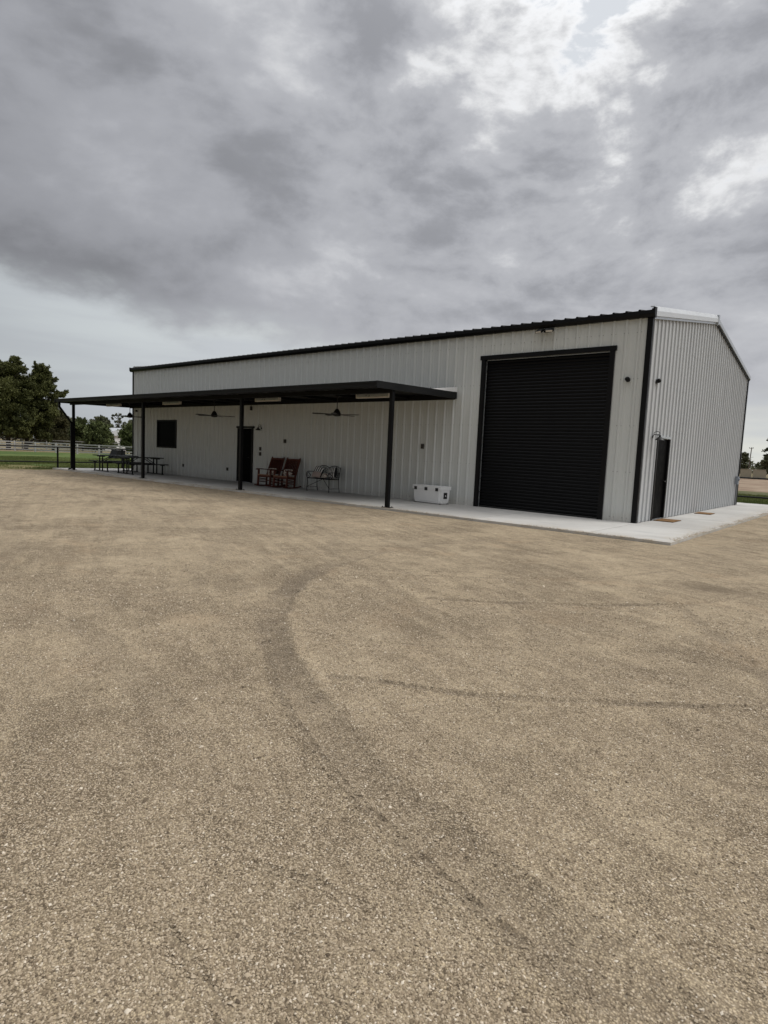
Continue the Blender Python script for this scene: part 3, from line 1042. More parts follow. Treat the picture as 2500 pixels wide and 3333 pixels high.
# rake trims on the two gables: a vertical fascia with a sloping upper lip
for xw, sg in ((0.0, 1), (-BL, -1)):
    for side in (0, 1):
        b_ = B()
        pts = [(0.036, 0.03), (0.10, 0.03), (0.10, 0.145), (0.045, 0.262), (-0.05, 0.275), (-0.05, 0.25), (0.036, 0.24)]
        rings = []
        for y in (0.0, BW / 2):
            yy = y if side == 0 else BW - y
            rings.append([b_.bm.verts.new((xw + sg * px, yy, EAVE + SLOPE * y + pz)) for px, pz in pts])
        n = len(pts)
        for k in range(n):
            b_.bm.faces.new((rings[0][k], rings[0][(k + 1) % n], rings[1][(k + 1) % n], rings[1][k]))
        b_.bm.faces.new(rings[0]); b_.bm.faces.new(rings[1][::-1])
        b_.build('rake_trim', M['flash'] if side == 0 else M['galv'], bld)
        b2 = B()
        for y0_, y1_ in ((0.02, BW / 2 - 0.01),):
            r_ = []
            for y in (y0_, y1_):
                yy = y if side == 0 else BW - y
                r_.append([b2.bm.verts.new((xw + sg * px, yy, EAVE + SLOPE * y + pz)) for px, pz in ((0.034, -0.03), (0.06, -0.03), (0.06, 0.028), (0.034, 0.028))])
            for k in range(4):
                b2.bm.faces.new((r_[0][k], r_[0][(k + 1) % 4], r_[1][(k + 1) % 4], r_[1][k]))
        b2.build('rake_closure', M['galv'] if side == 0 else M['black'], bld)
B().prism([(BW / 2 - 0.07, EAVE + 0.98), (BW / 2 + 0.07, EAVE + 0.98), (BW / 2 + 0.07, EAVE + 1.265), (BW / 2, EAVE + 1.285), (BW / 2 - 0.07, EAVE + 1.265)], 'x', 0.04, 0.112).build('ridge_end_cap', M['galv'], bld)

# corner trims (an angle that wraps each corner)
def corner_trim(x, y, sx, sy, name='corner_trim'):
    d = 0.046
    w = 0.125
    poly = [(0, 0), (-w, 0), (-w, -0.02), (-0.012, -0.02), (-0.012, -w * 0.8), (0, -w * 0.8)]
    poly = [(x + sx * (d + px), y + sy * (d + py)) for px, py in poly]
    B().prism(poly, 'z', 0.003, EAVE + 0.0).build(name, M['black'], bld)


corner_trim(0, 0, 1, -1)
corner_trim(-BL, 0, -1, -1)
corner_trim(0, BW, 1, 1)
corner_trim(-BL, BW, -1, 1)

# roller door: recessed curtain of slats in a black frame
rd = B()
a0, a1, zt = -4.42, -0.90, 4.16
rd.box(a0 - 0.11, a0 + 0.008, -0.052, 0.20, 0.002, zt)
rd.box(a1 - 0.008, a1 + 0.11, -0.052, 0.20, 0.002, zt)
rd.box(a0 - 0.15, a1 + 0.15, -0.060, 0.20, zt, zt + 0.115)
door = rd.build('roller_door', M['black'], bld)
B().box(a0 + 0.009, a0 + 0.026, 0.03, 0.052, 0.003, zt - 0.03).build('guide_rail', M['galv'], door)
B().box(a1 - 0.026, a1 - 0.009, 0.03, 0.052, 0.003, zt - 0.03).build('guide_rail', M['galv'], door)
B().box(a0 + 0.03, a1 - 0.03, 0.03, 0.05, zt - 0.022, zt - 0.002).build('head_strip', M['galv'], door)
NS = 46
sh = (zt - 0.05) / NS
sb = B()
prof = [(0.0, 0.0)] + [(-0.020 * math.sin(math.pi * (0.08 + 0.86 * k / 6)) ** 0.8, sh * (0.06 + 0.82 * k / 6)) for k in range(7)] + [(0.0, sh * 0.94), (0.0, sh), (0.012, sh), (0.012, 0.0)]
sb.prism(prof, 'x', a0 + 0.012, a1 - 0.012)
sme = sb.mesh('slat')
sme.materials.append(M['slat'])
for k in range(NS):
    inst('slat', sme, door, (0, 0.10, 0.045 + k * sh))
B().box(a0 + 0.014, a1 - 0.014, 0.075, 0.125, 0.004, 0.044).build('bottom_bar', M['rubber'], door)

# front walk door
fd = B()
fd.box(-15.86, -15.78, -0.05, 0.06, 0.003, 2.17).box(-14.93, -14.85, -0.05, 0.06, 0.003, 2.17).box(-15.92, -14.79, -0.058, 0.06, 2.17, 2.245)
wd = fd.build('walk_door', M['black'], bld)
leaf = B().box(-15.775, -14.935, 0.0, 0.045, 0.02, 2.16).build('door_leaf', M['door'], wd)
B().box(-15.78, -14.93, -0.10, 0.05, 0.003, 0.018).build('threshold', M['galv'], wd)
B().tube([(-15.05, -0.01, 1.0), (-15.05, -0.06, 1.0)], 0.025, 10).tube([(-15.05, -0.055, 1.0), (-15.17, -0.06, 1.0)], 0.010, 8).build('door_handle', M['bronze'], wd)
for zz_ in (0.25, 1.08, 1.9):
    B().tube([(-15.77, -0.012, zz_ - 0.05), (-15.77, -0.012, zz_ + 0.05)], 0.011, 8).build('hinge', M['bronze'], wd)

# end walk door
ed = B()
ed.box(-0.06, 0.048, 1.14, 1.23, 0.003, 2.12).box(-0.06, 0.048, 2.22, 2.30, 0.003, 2.12)
we = ed.build('walk_door', M['black'], bld)
we['label'] = 'black walk door in the end wall'
B().box(-0.06, 0.058, 1.10, 2.34, 2.121, 2.175).build('head_trim', M['galv'], we)
B().box(-0.050, -0.005, 1.235, 2.215, 0.02, 2.115).build('door_leaf', M['door'], we)
B().box(-0.05, 0.09, 1.24, 2.21, 0.003, 0.018).build('threshold', M['galv'], we)
B().tube([(0.0, 2.12, 1.0), (0.055, 2.12, 1.0)], 0.025, 10).tube([(0.05, 2.12, 1.0), (0.055, 2.0, 1.0)], 0.010, 8).build('door_handle', M['bronze'], we)

# window with a dark pane
wf = B()
wx0, wx1, wz0, wz1 = -22.14, -20.47, 1.21, 2.50
wf.box(wx0, wx0 + 0.06, -0.055, 0.04, wz0, wz1).box(wx1 - 0.06, wx1, -0.055, 0.04, wz0, wz1)
wf.box(wx0 + 0.061, wx1 - 0.061, -0.052, 0.04, wz0, wz0 + 0.06).box(wx0 + 0.061, wx1 - 0.061, -0.052, 0.04, wz1 - 0.06, wz1)
win = wf.build('window', M['black'], bld)
B().box(wx0 + 0.062, wx1 - 0.062, -0.012, -0.004, wz0 + 0.061, wz1 - 0.061).build('pane', M['glass'], win)

# ------------------------------------------------------------------ porch canopy
can = empty('porch_canopy', (-15, -1.8, 0))
tag(can, 'low black lean-to porch canopy on four square posts', 'canopy')


def child(bld_, name, m, parent, **kw):
    o = bld_.build(name, m, parent, **kw)
    p = parent
    while p is not None:
        o.location -= p.location if p.parent is None else Vector((0, 0, 0))
        p = p.parent
    return o


CX0, CX1, CY0 = -24.66, -5.33, -3.60
zc = lambda y: 3.135 + (y - CY0) / 3.6 * 0.10       # underside of the sheet
PX = [-5.384, -11.708, -18.032, -24.356]
PY = -2.921
# ribbed sheet, laid in strips
sidx = 0
s0 = CX0 + 0.03
while s0 < CX1 - 0.05:
    s1 = min(s0 + PW, CX1 - 0.02)
    ks = [s0]
    b_ = bmesh.new()
    seq = [(s0, 0.0)]
    for k in range(3):
        c = s0 + (k + 0.5) * FT
        for d, h in ((-0.04, 0), (-0.016, 0.03), (0.016, 0.03), (0.04, 0)):
            if c + d < s1 - 0.003: seq.append((c + d, h))
    seq.append((s1, 0.0))
    vs = []
    for y in (CY0 + 0.05, -0.036):
        vs.append([b_.verts.new((x + 15, y + 1.8, zc(y) + h)) for x, h in seq])
    for k in range(len(seq) - 1):
        b_.faces.new((vs[0][k], vs[0][k + 1], vs[1][k + 1], vs[1][k]))
    me = bpy.data.meshes.new('roof_sheet')
    b_.to_mesh(me)
    b_.free()
    me.materials.append(M['soffit'])
    inst('roof_sheet', me, can)
    s0 = s1
# front gutter, side trims, wall ledger, post beam and purlins
gut = child(B().prism([(CY0, 3.075), (CY0 + 0.10, 3.045), (CY0 + 0.10, 3.19), (CY0 + 0.09, 3.19), (CY0 + 0.09, 3.07), (CY0 + 0.012, 3.09), (CY0 + 0.012, 3.20), (CY0 - 0.012, 3.20), (CY0 - 0.012, 3.15), (CY0, 3.14)], 'x', CX0 + 0.021, CX1 - 0.021), 'gutter', M['gutter'], can)
for x0_, x1_ in ((CX0 - 0.02, CX0 + 0.02), (CX1 - 0.02, CX1 + 0.02)):
    b_ = B()
    pr = [(CY0 - 0.02, 3.035), (CY0 - 0.02, 3.205), (-0.035, 3.29), (-0.035, 3.10)]
    b_.prism(pr, 'x', x0_, x1_)
    child(b_, 'side_trim', M['gutter'], can)
child(B().prism([(-1.35, 3.252), (-0.04, 3.445), (-0.04, 3.30), (-0.3, 3.282)], 'x', CX1 + 0.005, CX1 + 0.019), 'side_flashing', M['whiteflash'], can)
child(B().prism([(-0.10, zc(-0.1) + 0.035), (-0.04, 3.36), (-0.036, 3.36), (-0.036, zc(0) + 0.03)], 'x', CX0 + 0.03, CX1 - 0.03), 'wall_flashing', M['gutter'], can)
child(B().box(CX0 + 0.025, CX1 - 0.025, -0.11, -0.036, 3.075, zc(-0.1) - 0.003), 'ledger', M['soffit'], can)
child(B().box(CX0 + 0.025, CX1 - 0.025, PY - 0.05, PY + 0.05, 2.985, 3.10), 'beam', M['soffit'], can)
for k in range(13):
    x = CX0 + 0.15 + k * (CX1 - CX0 - 0.3) / 12
    child(B().prism([(CY0 + 0.12, 3.102), (CY0 + 0.12, zc(CY0 + 0.12) - 0.002), (-0.112, zc(-0.11) - 0.002), (-0.112, 3.13)], 'x', x - 0.025, x + 0.025), 'rafter', M['soffit'], can)
for x in PX:
    po = child(B().box(x - 0.05, x + 0.05, PY - 0.05, PY + 0.05, 0.012, 2.984).bevel(0.004, 1), 'post', M['black'], can)
    b_ = B().box(x - 0.13, x + 0.13, PY - 0.10, PY + 0.10, 0.001, 0.0118)
    bp = b_.build('base_plate', M['black'], po)
    b_ = B()
    for i in (-1, 1):
        for j in (-1, 1):
            b_.tube([(x + i * 0.10, PY + j * 0.07, 0.012), (x + i * 0.10, PY + j * 0.07, 0.04)], 0.011, 6)
    b_.build('anchor_bolts', M['black'], po)
# downspout at the far post
x4 = PX[3]
ds = child(B().box(x4 - 0.04, x4 + 0.04, PY - 0.135, PY - 0.055, 0.06, 2.20), 'downspout', M['black'], can)
B().bar((x4, PY - 0.095, 2.15), (x4, CY0 + 0.06, 2.86), 0.08).bar((x4, CY0 + 0.06, 2.83), (x4, CY0 + 0.06, 3.06), 0.08).build('elbow', M['black'], ds)
B().bar((x4, PY - 0.095, 0.10), (x4, PY - 0.24, 0.035), 0.08, 0.06).build('outlet', M['black'], ds)

# ------------------------------------------------------------------ fans, strip lights, lamps, cameras, boxes
def make_fan():
    f = empty('ceiling_fan')
    B().lathe([(0.06, 0.0), (0.06, -0.02), (0.03, -0.05), (0.012, -0.055)], 16).build('canopy_cup', M['bronze'], f, True)
    B().tube([(0, 0, -0.05), (0, 0, -0.44)], 0.013, 8).build('down_rod', M['bronze'], f, True)
    B().lathe([(0.02, -0.40), (0.05, -0.42), (0.085, -0.47), (0.118, -0.54), (0.125, -0.59), (0.11, -0.62), (0.03, -0.64)], 20).build('motor_housing', M['bronze'], f, True)
    bb = B()
    pts = [(0.10, 0.035), (0.30, 0.05), (0.55, 0.065), (0.72, 0.066), (0.755, 0.045), (0.76, 0.0)]
    outline = [(x, y) for x, y in pts] + [(x, -y) for x, y in pts[::-1][1:]]
    bb.prism(outline, 'z', -0.004, 0.004)
    bme = bb.mesh('blade')
    bme.materials.append(M['bronze'])
    for k in range(5):
        inst('blade', bme, f, (0, 0, -0.578), (R(11), 0, R(72 * k + 17)))
    return f


fan0 = make_fan()
fan_l = ['dark ceiling fan over the picnic tables', 'dark ceiling fan between the window and the porch door', 'dark ceiling fan over the rocking chairs and bench']
for k, x in enumerate((-21.45, -15.02, -8.55)):
    f = fan0 if k == 0 else copy_tree(fan0)
    f.location = (x, -1.72, zc(-1.72) - 0.075)
    f.rotation_euler.z = R((10, 34, 0)[k])
    tag(f, fan_l[k], 'ceiling fan', 'ceiling fans under the porch canopy')


def make_strip():
    s = empty('strip_light')
    B().box(-0.61, 0.61, -0.045, 0.045, 0.005, 0.085).build('housing', M['galv'], s)
    d = B().box(-0.60, 0.60, -0.05, 0.05, -0.028, 0.004).bevel(0.008, 2).build('diffuser', M['lens'], s)
    for i in (-1, 1):
        B().box(-0.012 + i * 0.612, 0.012 + i * 0.612, -0.053, 0.053, -0.030, 0.086).build('end_cap', M['lens'], s)
    return s


st0 = make_strip()
st_l = ['unlit strip light at the far left end of the porch ceiling', 'unlit strip light left of the middle fan under the porch', 'unlit strip light above the rocking chairs side of the porch door', 'unlit strip light beside the nearest porch post']
for k, x in enumerate((-22.62, -17.72, -11.70, -6.96)):
    s = st0 if k == 0 else copy_tree(st0)
    s.location = (x, -1.88, 3.01)
    tag(s, st_l[k], 'strip light', 'strip lights under the porch canopy')


def gooseneck(loc, rz, label):
    l = empty('barn_lamp', loc, rz)       # wall plate at origin, arm towards local -y
    B().lathe([(0.055, 0), (0.055, 0.02), (0.02, 0.03)], 14, Matrix.Rotation(R(90), 4, 'X')).build('wall_plate', M['bronze'], l, True)
    arc = [(0, -0.02, 0.0)] + [(0, -0.11 - 0.10 * math.cos(t), 0.02 + 0.17 * math.sin(t)) for t in [R(180 - a) for a in range(170, -1, -17)][::-1]]
    pts = [(0, -0.02, 0), (0, -0.04, 0.07)] + [(0, -0.15 - 0.11 * math.cos(R(a)), 0.09 + 0.11 * math.sin(R(a))) for a in range(0, 181, 20)] + [(0, -0.26, 0.05)]
    B().tube(pts, 0.011, 8).build('arm', M['bronze'], l, True)
    B().lathe([(0.035, 0.06), (0.04, 0.0), (0.075, -0.02), (0.165, -0.11), (0.175, -0.125), (0.168, -0.122), (0.07, -0.03), (0.0001, -0.02)], 22, Matrix.Translation((0, -0.26, 0.0))).build('shade', M['bronze'], l, True)
    B().lathe([(0.001, -0.11), (0.03, -0.09), (0.035, -0.06), (0.02, -0.025)], 12, Matrix.Translation((0, -0.26, 0.0))).build('bulb', M['lens'], l, True)
    l.scale = (0.66, 0.66, 0.66)
    return tag(l, label, 'wall lamp', 'gooseneck barn lamps')


gooseneck((-14.32, -0.034, 2.17), 0, 'black gooseneck barn lamp beside the porch door')
gooseneck((0.034, 0.72, 2.12), R(90), 'dark gooseneck barn lamp beside the end wall door')


def camera_dome(loc, rz, label):
    c = empty('security_camera', loc, rz)
    B().lathe([(0.055, 0), (0.055, 0.025), (0.045, 0.035)], 16, Matrix.Rotation(R(90), 4, 'X')).build('base', M['rubber'], c, True)
    B().lathe([(0.03, 0.03), (0.05, 0.04), (0.056, 0.06), (0.05, 0.095), (0.03, 0.115), (0.005, 0.12)], 16, Matrix.Rotation(R(78), 4, 'X')).build('eyeball', M['black'], c, True)
    return tag(c, label, 'camera', 'small black wall cameras')


camera_dome((-0.43, -0.002, 3.44), 0, 'small black camera between roller door and corner')
camera_dome((0.002, 0.72, 3.47), R(90), 'small black camera high on the end wall')
camera_dome((-24.05, -0.002, 2.93), 0, 'small black camera at the far left corner under the porch')

fl = empty('flood_light', (-2.62, -0.03, 4.80))
B().box(-0.06, 0.06, -0.05, 0.0, -0.045, 0.04).bevel(0.008, 1).build('junction_box', M['gutter'], fl)
for i in (-1, 1):
    hd = B().box(-0.10, 0.10, -0.10, 0.03, -0.03, 0.03).bevel(0.012, 1).build('lamp_head', M['gutter'], fl, loc=(i * 0.13, -0.10, 0.0), rot=(R(32), 0, R(i * 14)))
    B().box(-0.085, 0.085, -0.104, -0.098, -0.022, 0.022).build('lens', M['lens'], hd)
    B().tube([(i * 0.03, -0.04, 0), (i * 0.10, -0.07, 0.0)], 0.014, 8).build('knuckle', M['gutter'], fl)
tag(fl, 'two-headed flood light under the eave above the roller door', 'flood light')

ps = empty('hanging_fixture', (-14.72, -0.25, 3.10))
B().tube([(0, 0, 0), (0, 0, -0.10)], 0.012, 8).build('stem', M['bronze'], ps)
B().lathe([(0.03, -0.09), (0.05, -0.11), (0.052, -0.24), (0.045, -0.25)], 14).build('body', M['bronze'], ps, True)
tag(ps, 'small dark cylinder fixture hanging from the porch above the door', 'fixture')


def wall_box(x, z, label, w=0.075, h=0.12):
    o = empty('outlet_box', (x, -0.004, z))
    B().box(-w / 2, w / 2, -0.05, 0.0, -h / 2, h / 2).bevel(0.006, 1).build('housing', M['box'], o)
    c = B().box(-w / 2 + 0.008, w / 2 - 0.008, -0.058, -0.051, -h / 2 + 0.008, h / 2 - 0.008).build('cover', M['box'], o)
    for s in (-1, 1):
        B().box(-0.014, 0.014, -0.062, -0.0585, s * 0.026 - 0.014, s * 0.026 + 0.014).build('socket', M['rubber'], o)
    return tag(o, label, 'outlet box', 'covered boxes on the front wall')


wall_box(-14.37, 1.37, 'upper small dark box right of the porch door', 0.10, 0.14)
wall_box(-14.37, 1.17, 'lower small dark box right of the porch door', 0.10, 0.14)
wall_box(-12.92, 1.70, 'small dark box on the wall above the rocking chairs', 0.09, 0.14)
wall_box(-6.48, 1.68, 'small dark box on the wall above the white cooler', 0.09, 0.15)
wall_box(-19.85, 0.465, 'low dark box on the wall below the window', 0.09, 0.13)
wall_box(-16.51, 0.467, 'low dark box on the wall left of the porch door', 0.09, 0.13)

# electric meter on the far end of the end wall
mt = empty('electric_meter', (0.036, 11.80, 0))
B().box(0.0, 0.09, -0.11, 0.11, 0.82, 1.13).bevel(0.01, 1).build('cabinet', M['meter'], mt)
B().lathe([(0.06, 0.09), (0.06, 0.12), (0.05, 0.13)], 16, Matrix.Translation((0, 0.0, 1.02)) @ Matrix.Rotation(R(90), 4, 'Y')).build('dial', M['meter'], mt, True)
B().tube([(0.045, 0, 0.002), (0.045, 0, 0.82)], 0.03, 10).build('conduit', M['pvc'], mt, True)
tag(mt, 'grey electric meter with conduit at the far end of the end wall', 'electric meter')

# ------------------------------------------------------------------ porch furniture
def mat_obj(x0, x1, y0, y1, rz, label):
    o = empty('doormat', ((x0 + x1) / 2, (y0 + y1) / 2, 0.0), rz)
    hx, hy = (x1 - x0) / 2, (y1 - y0) / 2
    B().box(-hx, hx, -hy, hy, 0.002, 0.020).bevel(0.004, 1).build('coir_pad', M['coir'], o)
    b_ = B()
    b_.box(-hx - 0.008, hx + 0.008, -hy - 0.008, hy + 0.008, 0.0005, 0.006)
    b_.build('rubber_backing', M['rubber'], o)
    return tag(o, label, 'doormat', 'coir doormats along the end wall')


mat_obj(0.10, 0.56, 1.20, 1.98, 0, 'brown coir doormat in front of the black end door')
mat_obj(0.14, 0.58, 5.15, 5.85, R(2), 'brown coir doormat further along the end wall')


def make_table():
    t = empty('picnic_table')             # long axis along y
    top = B()
    for k in range(-2, 3):
        top.box(k * 0.15 - 0.071, k * 0.15 + 0.071, -0.92, 0.92, 0.715, 0.755)
    pieces = []
    for k in range(-2, 3):
        B().box(k * 0.15 - 0.071, k * 0.15 + 0.071, -0.92, 0.92, 0.715, 0.755).bevel(0.006, 1).build('top_plank', M['tabletop'], t)
    top.bm.free()
    for sx in (-1, 1):
        for j in (0, 1):
            x = sx * (0.56 + 0.15 * j)
            B().box(x - 0.071, x + 0.071, -0.92, 0.92, 0.435, 0.470).bevel(0.006, 1).build('bench_plank', M['tablemetal'], t)
    for sy in (-1, 1):
        y = sy * 0.70
        f = B().box(-0.70, 0.70, y - 0.025, y + 0.025, 0.012, 0.045).box(-0.73, -0.62, y - 0.03, y + 0.03, 0.001, 0.0115).box(0.62, 0.73, y - 0.03, y + 0.03, 0.001, 0.0115).build('floor_bar', M['tablemetal'], t)
        for x in (-0.14, 0.14):
            B().box(x - 0.022, x + 0.022, y - 0.022, y + 0.022, 0.046, 0.714).build('upright', M['tablemetal'], t)
        B().box(-0.36, 0.36, y - 0.024, y + 0.024, 0.672, 0.7145).build('top_bearer', M['tablemetal'], t)
        for x in (-0.635, 0.635):
            B().box(x - 0.022, x + 0.022, y - 0.022, y + 0.022, 0.046, 0.434).build('bench_post', M['tablemetal'], t)
            B().box(x - 0.14, x + 0.14, y - 0.026, y + 0.026, 0.40, 0.4345).build('bench_bracket', M['tablemetal'], t)
        for x in (-0.14, 0.14):
            B().bar((x, y - sy * 0.02, 0.42), (x, y - sy * 0.48, 0.705), 0.028).build('brace', M['tablemetal'], t)
    return t


t1 = make_table()
t2 = copy_tree(t1)
t1.location = (-23.40, -1.40, 0)
t2.location = (-21.10, -1.40, 0)
tag(t1, 'dark metal picnic table, the farther one at the porch end', 'picnic table', 'picnic tables on the porch')
tag(t2, 'dark metal picnic table nearer to the porch door', 'picnic table', 'picnic tables on the porch')


def pillow_mesh(w, h, d, name):
    n = 12
    v, f = [], []
    for s in (1, -1):
        for i in range(n + 1):
            for j in range(n + 1):
                a, b_ = 2 * i / n - 1, 2 * j / n - 1
                e = max(0.0, (1 - a ** 4) * (1 - b_ ** 4)) ** 0.5
                pin = 1 - 0.10 * (abs(a) * abs(b_)) ** 2 - 0.05 * (1 - abs(a * b_)) * (abs(a) ** 6 + abs(b_) ** 6) * 0.5
                v.append((a * w / 2 * pin, s * d / 2 * e, b_ * h / 2 * pin))
    for s in range(2):
        o = s * (n + 1) ** 2
        for i in range(n):
            for j in range(n):
                q = [o + i * (n + 1) + j, o + (i + 1) * (n + 1) + j, o + (i + 1) * (n + 1) + j + 1, o + i * (n + 1) + j + 1]
                f.append(q if s == 0 else q[::-1])
    return v, f


def pillow(loc, rot, w, h, d, m, label, group):
    v, f = pillow_mesh(w, h, d, 'pillow')
    o = soup('throw_pillow', v, f, m, smooth=True)
    o.location, o.rotation_euler = loc, rot
    return tag(o, label, 'pillow', group)


def make_rocker():
    c = empty('rocking_chair')            # faces -y, runners on the floor
    hw = 0.29
    wood = M['wood']
    def curve_z(y): return 0.018 + 0.30 * (y + 0.02) ** 2 * 0.55
    for s in (-1, 1):
        b_ = B()
        ys_ = [-0.50 + k * 0.10 for k in range(11)]
        for a, b in zip(ys_, ys_[1:]):
            b_.bar((s * hw, a, curve_z(a)), (s * hw, b + 0.004, curve_z(b)), 0.042, 0.044)
        b_.build('runner', wood, c)
        B().bar((s * hw, -0.34, curve_z(-0.34)), (s * hw, -0.30, 0.62), 0.056).build('front_leg', wood, c)
        bp = B().bar((s * hw, 0.12, curve_z(0.12)), (s * hw, 0.14, 0.42), 0.052).bar((s * hw, 0.14, 0.40), (s * (hw - 0.005), 0.42, 1.06), 0.050)
        bp.lathe([(0.012, 0.0), (0.024, 0.015), (0.022, 0.035), (0.006, 0.05)], 10, Matrix.Translation((s * (hw - 0.005), 0.425, 1.055)))
        bp.build('back_post', wood, c)
        ar = B()
        pr = [(-0.40, 0.612), (-0.30, 0.632), (0.0, 0.615), (0.24, 0.60)]
        for (ya, za), (yb, zb) in zip(pr, pr[1:]):
            ar.bar((s * (hw + 0.015), ya, za + 0.012), (s * (hw + 0.015), yb + 0.004, zb + 0.012), 0.10 if yb < 0.1 else 0.075, 0.032)
        ar.build('arm', wood, c)
        for z in (0.16, 0.27):
            B().bar((s * hw, -0.33, z + 0.03), (s * hw, 0.12, z - 0.015), 0.036).build('side_stretcher', wood, c)
    B().bar((-hw, -0.325, 0.24), (hw, -0.325, 0.24), 0.026).build('front_stretcher', wood, c)
    B().bar((-hw, 0.13, 0.2), (hw, 0.13, 0.2), 0.026).build('rear_stretcher', wood, c)
    seat = B()
    seat.prism([(-0.36, 0.415), (-0.36, 0.445), (-0.33, 0.452), (0.16, 0.405), (0.16, 0.375)], 'x', -hw - 0.012, hw + 0.012)
    seat.build('seat', M['woodseat'], c)
    for s in (-1, 1):
        B().bar((s * (hw + 0.004), -0.33, 0.385), (s * (hw + 0.004), 0.14, 0.345), 0.03, 0.085).build('seat_rail', wood, c)
    B().bar((-hw + 0.03, -0.335, 0.385), (hw - 0.03, -0.335, 0.385), 0.03, 0.07).build('seat_apron', wood, c)
    # ladder of upright slats between top and bottom rails
    d = Vector((0, 0.28, 0.66)).normalized()
    B().bar((-hw, 0.405, 1.02), (hw, 0.405, 1.02), 0.035, 0.085).build('top_rail', wood, c)
    B().bar((-hw, 0.19, 0.50), (hw, 0.19, 0.50), 0.030, 0.06).build('bottom_rail', wood, c)
    for k in range(7):
        x = -0.222 + k * 0.074
        B().bar((x, 0.195, 0.51), (x, 0.398, 1.0), 0.070, 0.014, up=(1, 0, 0)).build('back_slat', wood, c)
    return c


rk1 = make_rocker()
rk2 = copy_tree(rk1)
rk1.location, rk1.rotation_euler = (-12.98, -0.64, 0.0), (0, 0, R(9))
rk2.location, rk2.rotation_euler = (-12.08, -0.64, 0.0), (0, 0, R(11))
tag(rk1, 'red-brown wooden rocking chair nearer to the porch door', 'rocking chair', 'wooden rocking chairs against the front wall')
tag(rk2, 'red-brown wooden rocking chair nearer to the iron bench', 'rocking chair', 'wooden rocking chairs against the front wall')
pillow((-13.0, -0.54, 0.56), (R(-22), 0, R(9)), 0.40, 0.26, 0.13, M['floral'], 'cream floral cushion on the rocking chair nearer the door', 'cushions on the rocking chairs')
pillow((-12.1, -0.54, 0.56), (R(-22), 0, R(11)), 0.40, 0.26, 0.13, M['floral'], 'cream floral cushion on the rocking chair nearer the bench', 'cushions on the rocking chairs')


def make_bench():
    c = empty('iron_bench', (-10.33, -0.46, 0))    # faces -y
    hw, I = 0.54, M['iron']
    for s in (-1, 1):
        B().tube([(s * hw, -0.26, 0.0), (s * (hw + 0.005), -0.27, 0.12), (s * (hw - 0.012), -0.25, 0.30), (s * hw, -0.27, 0.45)], 0.013, 8).build('front_leg', I, c, True)
        B().tube([(s * hw, 0.24, 0.0), (s * hw, 0.21, 0.2), (s * hw, 0.20, 0.45), (s * hw, 0.27, 0.86)], 0.013, 8).build('rear_leg', I, c, True)
        B().tube([(s * hw, -0.265, 0.13), (s * hw, 0.215, 0.13)], 0.009, 6).build('side_rail', I, c, True)
        arm = [(s * hw, 0.235, 0.66), (s * hw, 0.05, 0.675), (s * hw, -0.12, 0.675)]
        arm += [(s * hw, -0.215 - 0.105 * math.sin(R(a)) * 1.0 + 0.0, 0.57 + 0.105 * math.cos(R(a))) for a in range(0, 271, 27)]
        arm += [(s * hw, -0.215 + 0.06 * math.cos(R(a)), 0.575 + 0.06 * math.sin(R(a))) for a in range(0, 300, 40)]
        B().tube(arm, 0.011, 6).build('scroll_arm', I, c, True)
        B().tube([(s * hw, -0.262, 0.15), (0, -0.03, 0.44)], 0.009, 6).build('brace', I, c, True)
    B().tube([(-hw, -0.27, 0.45), (hw, -0.27, 0.45)], 0.013, 8).tube([(-hw, 0.2, 0.45), (hw, 0.2, 0.45)], 0.013, 8).tube([(-hw, -0.27, 0.45), (-hw, 0.2, 0.45)], 0.011, 8).tube([(hw, -0.27, 0.45), (hw, 0.2, 0.45)], 0.011, 8).build('seat_frame', I, c, True)
    for k in range(13):
        x = -hw + 0.04 + k * (2 * hw - 0.08) / 12
        B().box(x - 0.014, x + 0.014, -0.265, 0.20, 0.455, 0.460).build('seat_slat', I, c)
    lean = lambda z: 0.20 + (z - 0.45) / 0.41 * 0.07
    hump = lambda x: 0.82 + 0.075 * abs(math.sin(math.pi * x / hw)) ** 0.8
    pts = [(-hw + 2 * hw * k / 40, 0, 0) for k in range(41)]
    B().tube([(x, lean(hump(x)), hump(x)) for x, _, _ in pts], 0.012, 6).build('crest_rail', I, c, True)
    B().tube([(-hw, lean(0.50), 0.50), (hw, lean(0.50), 0.50)], 0.009, 6).tube([(0, lean(0.45), 0.45), (0, lean(0.82), 0.82)], 0.010, 6).build('back_rail', I, c, True)
    for cx in (-hw / 2, hw / 2):
        b_ = B()
        for (dx, z, r_) in ((0, 0.80, 0.062), (0, 0.80, 0.025), (-0.13, 0.76, 0.052), (0.13, 0.76, 0.052), (-0.08, 0.64, 0.06), (0.08, 0.64, 0.06), (-0.19, 0.63, 0.045), (0.19, 0.63, 0.045), (0, 0.56, 0.045), (-0.15, 0.545, 0.036), (0.15, 0.545, 0.036)):
            b_.tube([(cx + dx + r_ * math.cos(R(a)), lean(z + r_ * math.sin(R(a))), z + r_ * math.sin(R(a))) for a in range(0, 361, 30)], 0.0065, 5, cap=False)
        b_.build('scroll_panel', I, c, True)
    return tag(c, 'black wrought iron bench with a double-humped scroll back', 'bench')


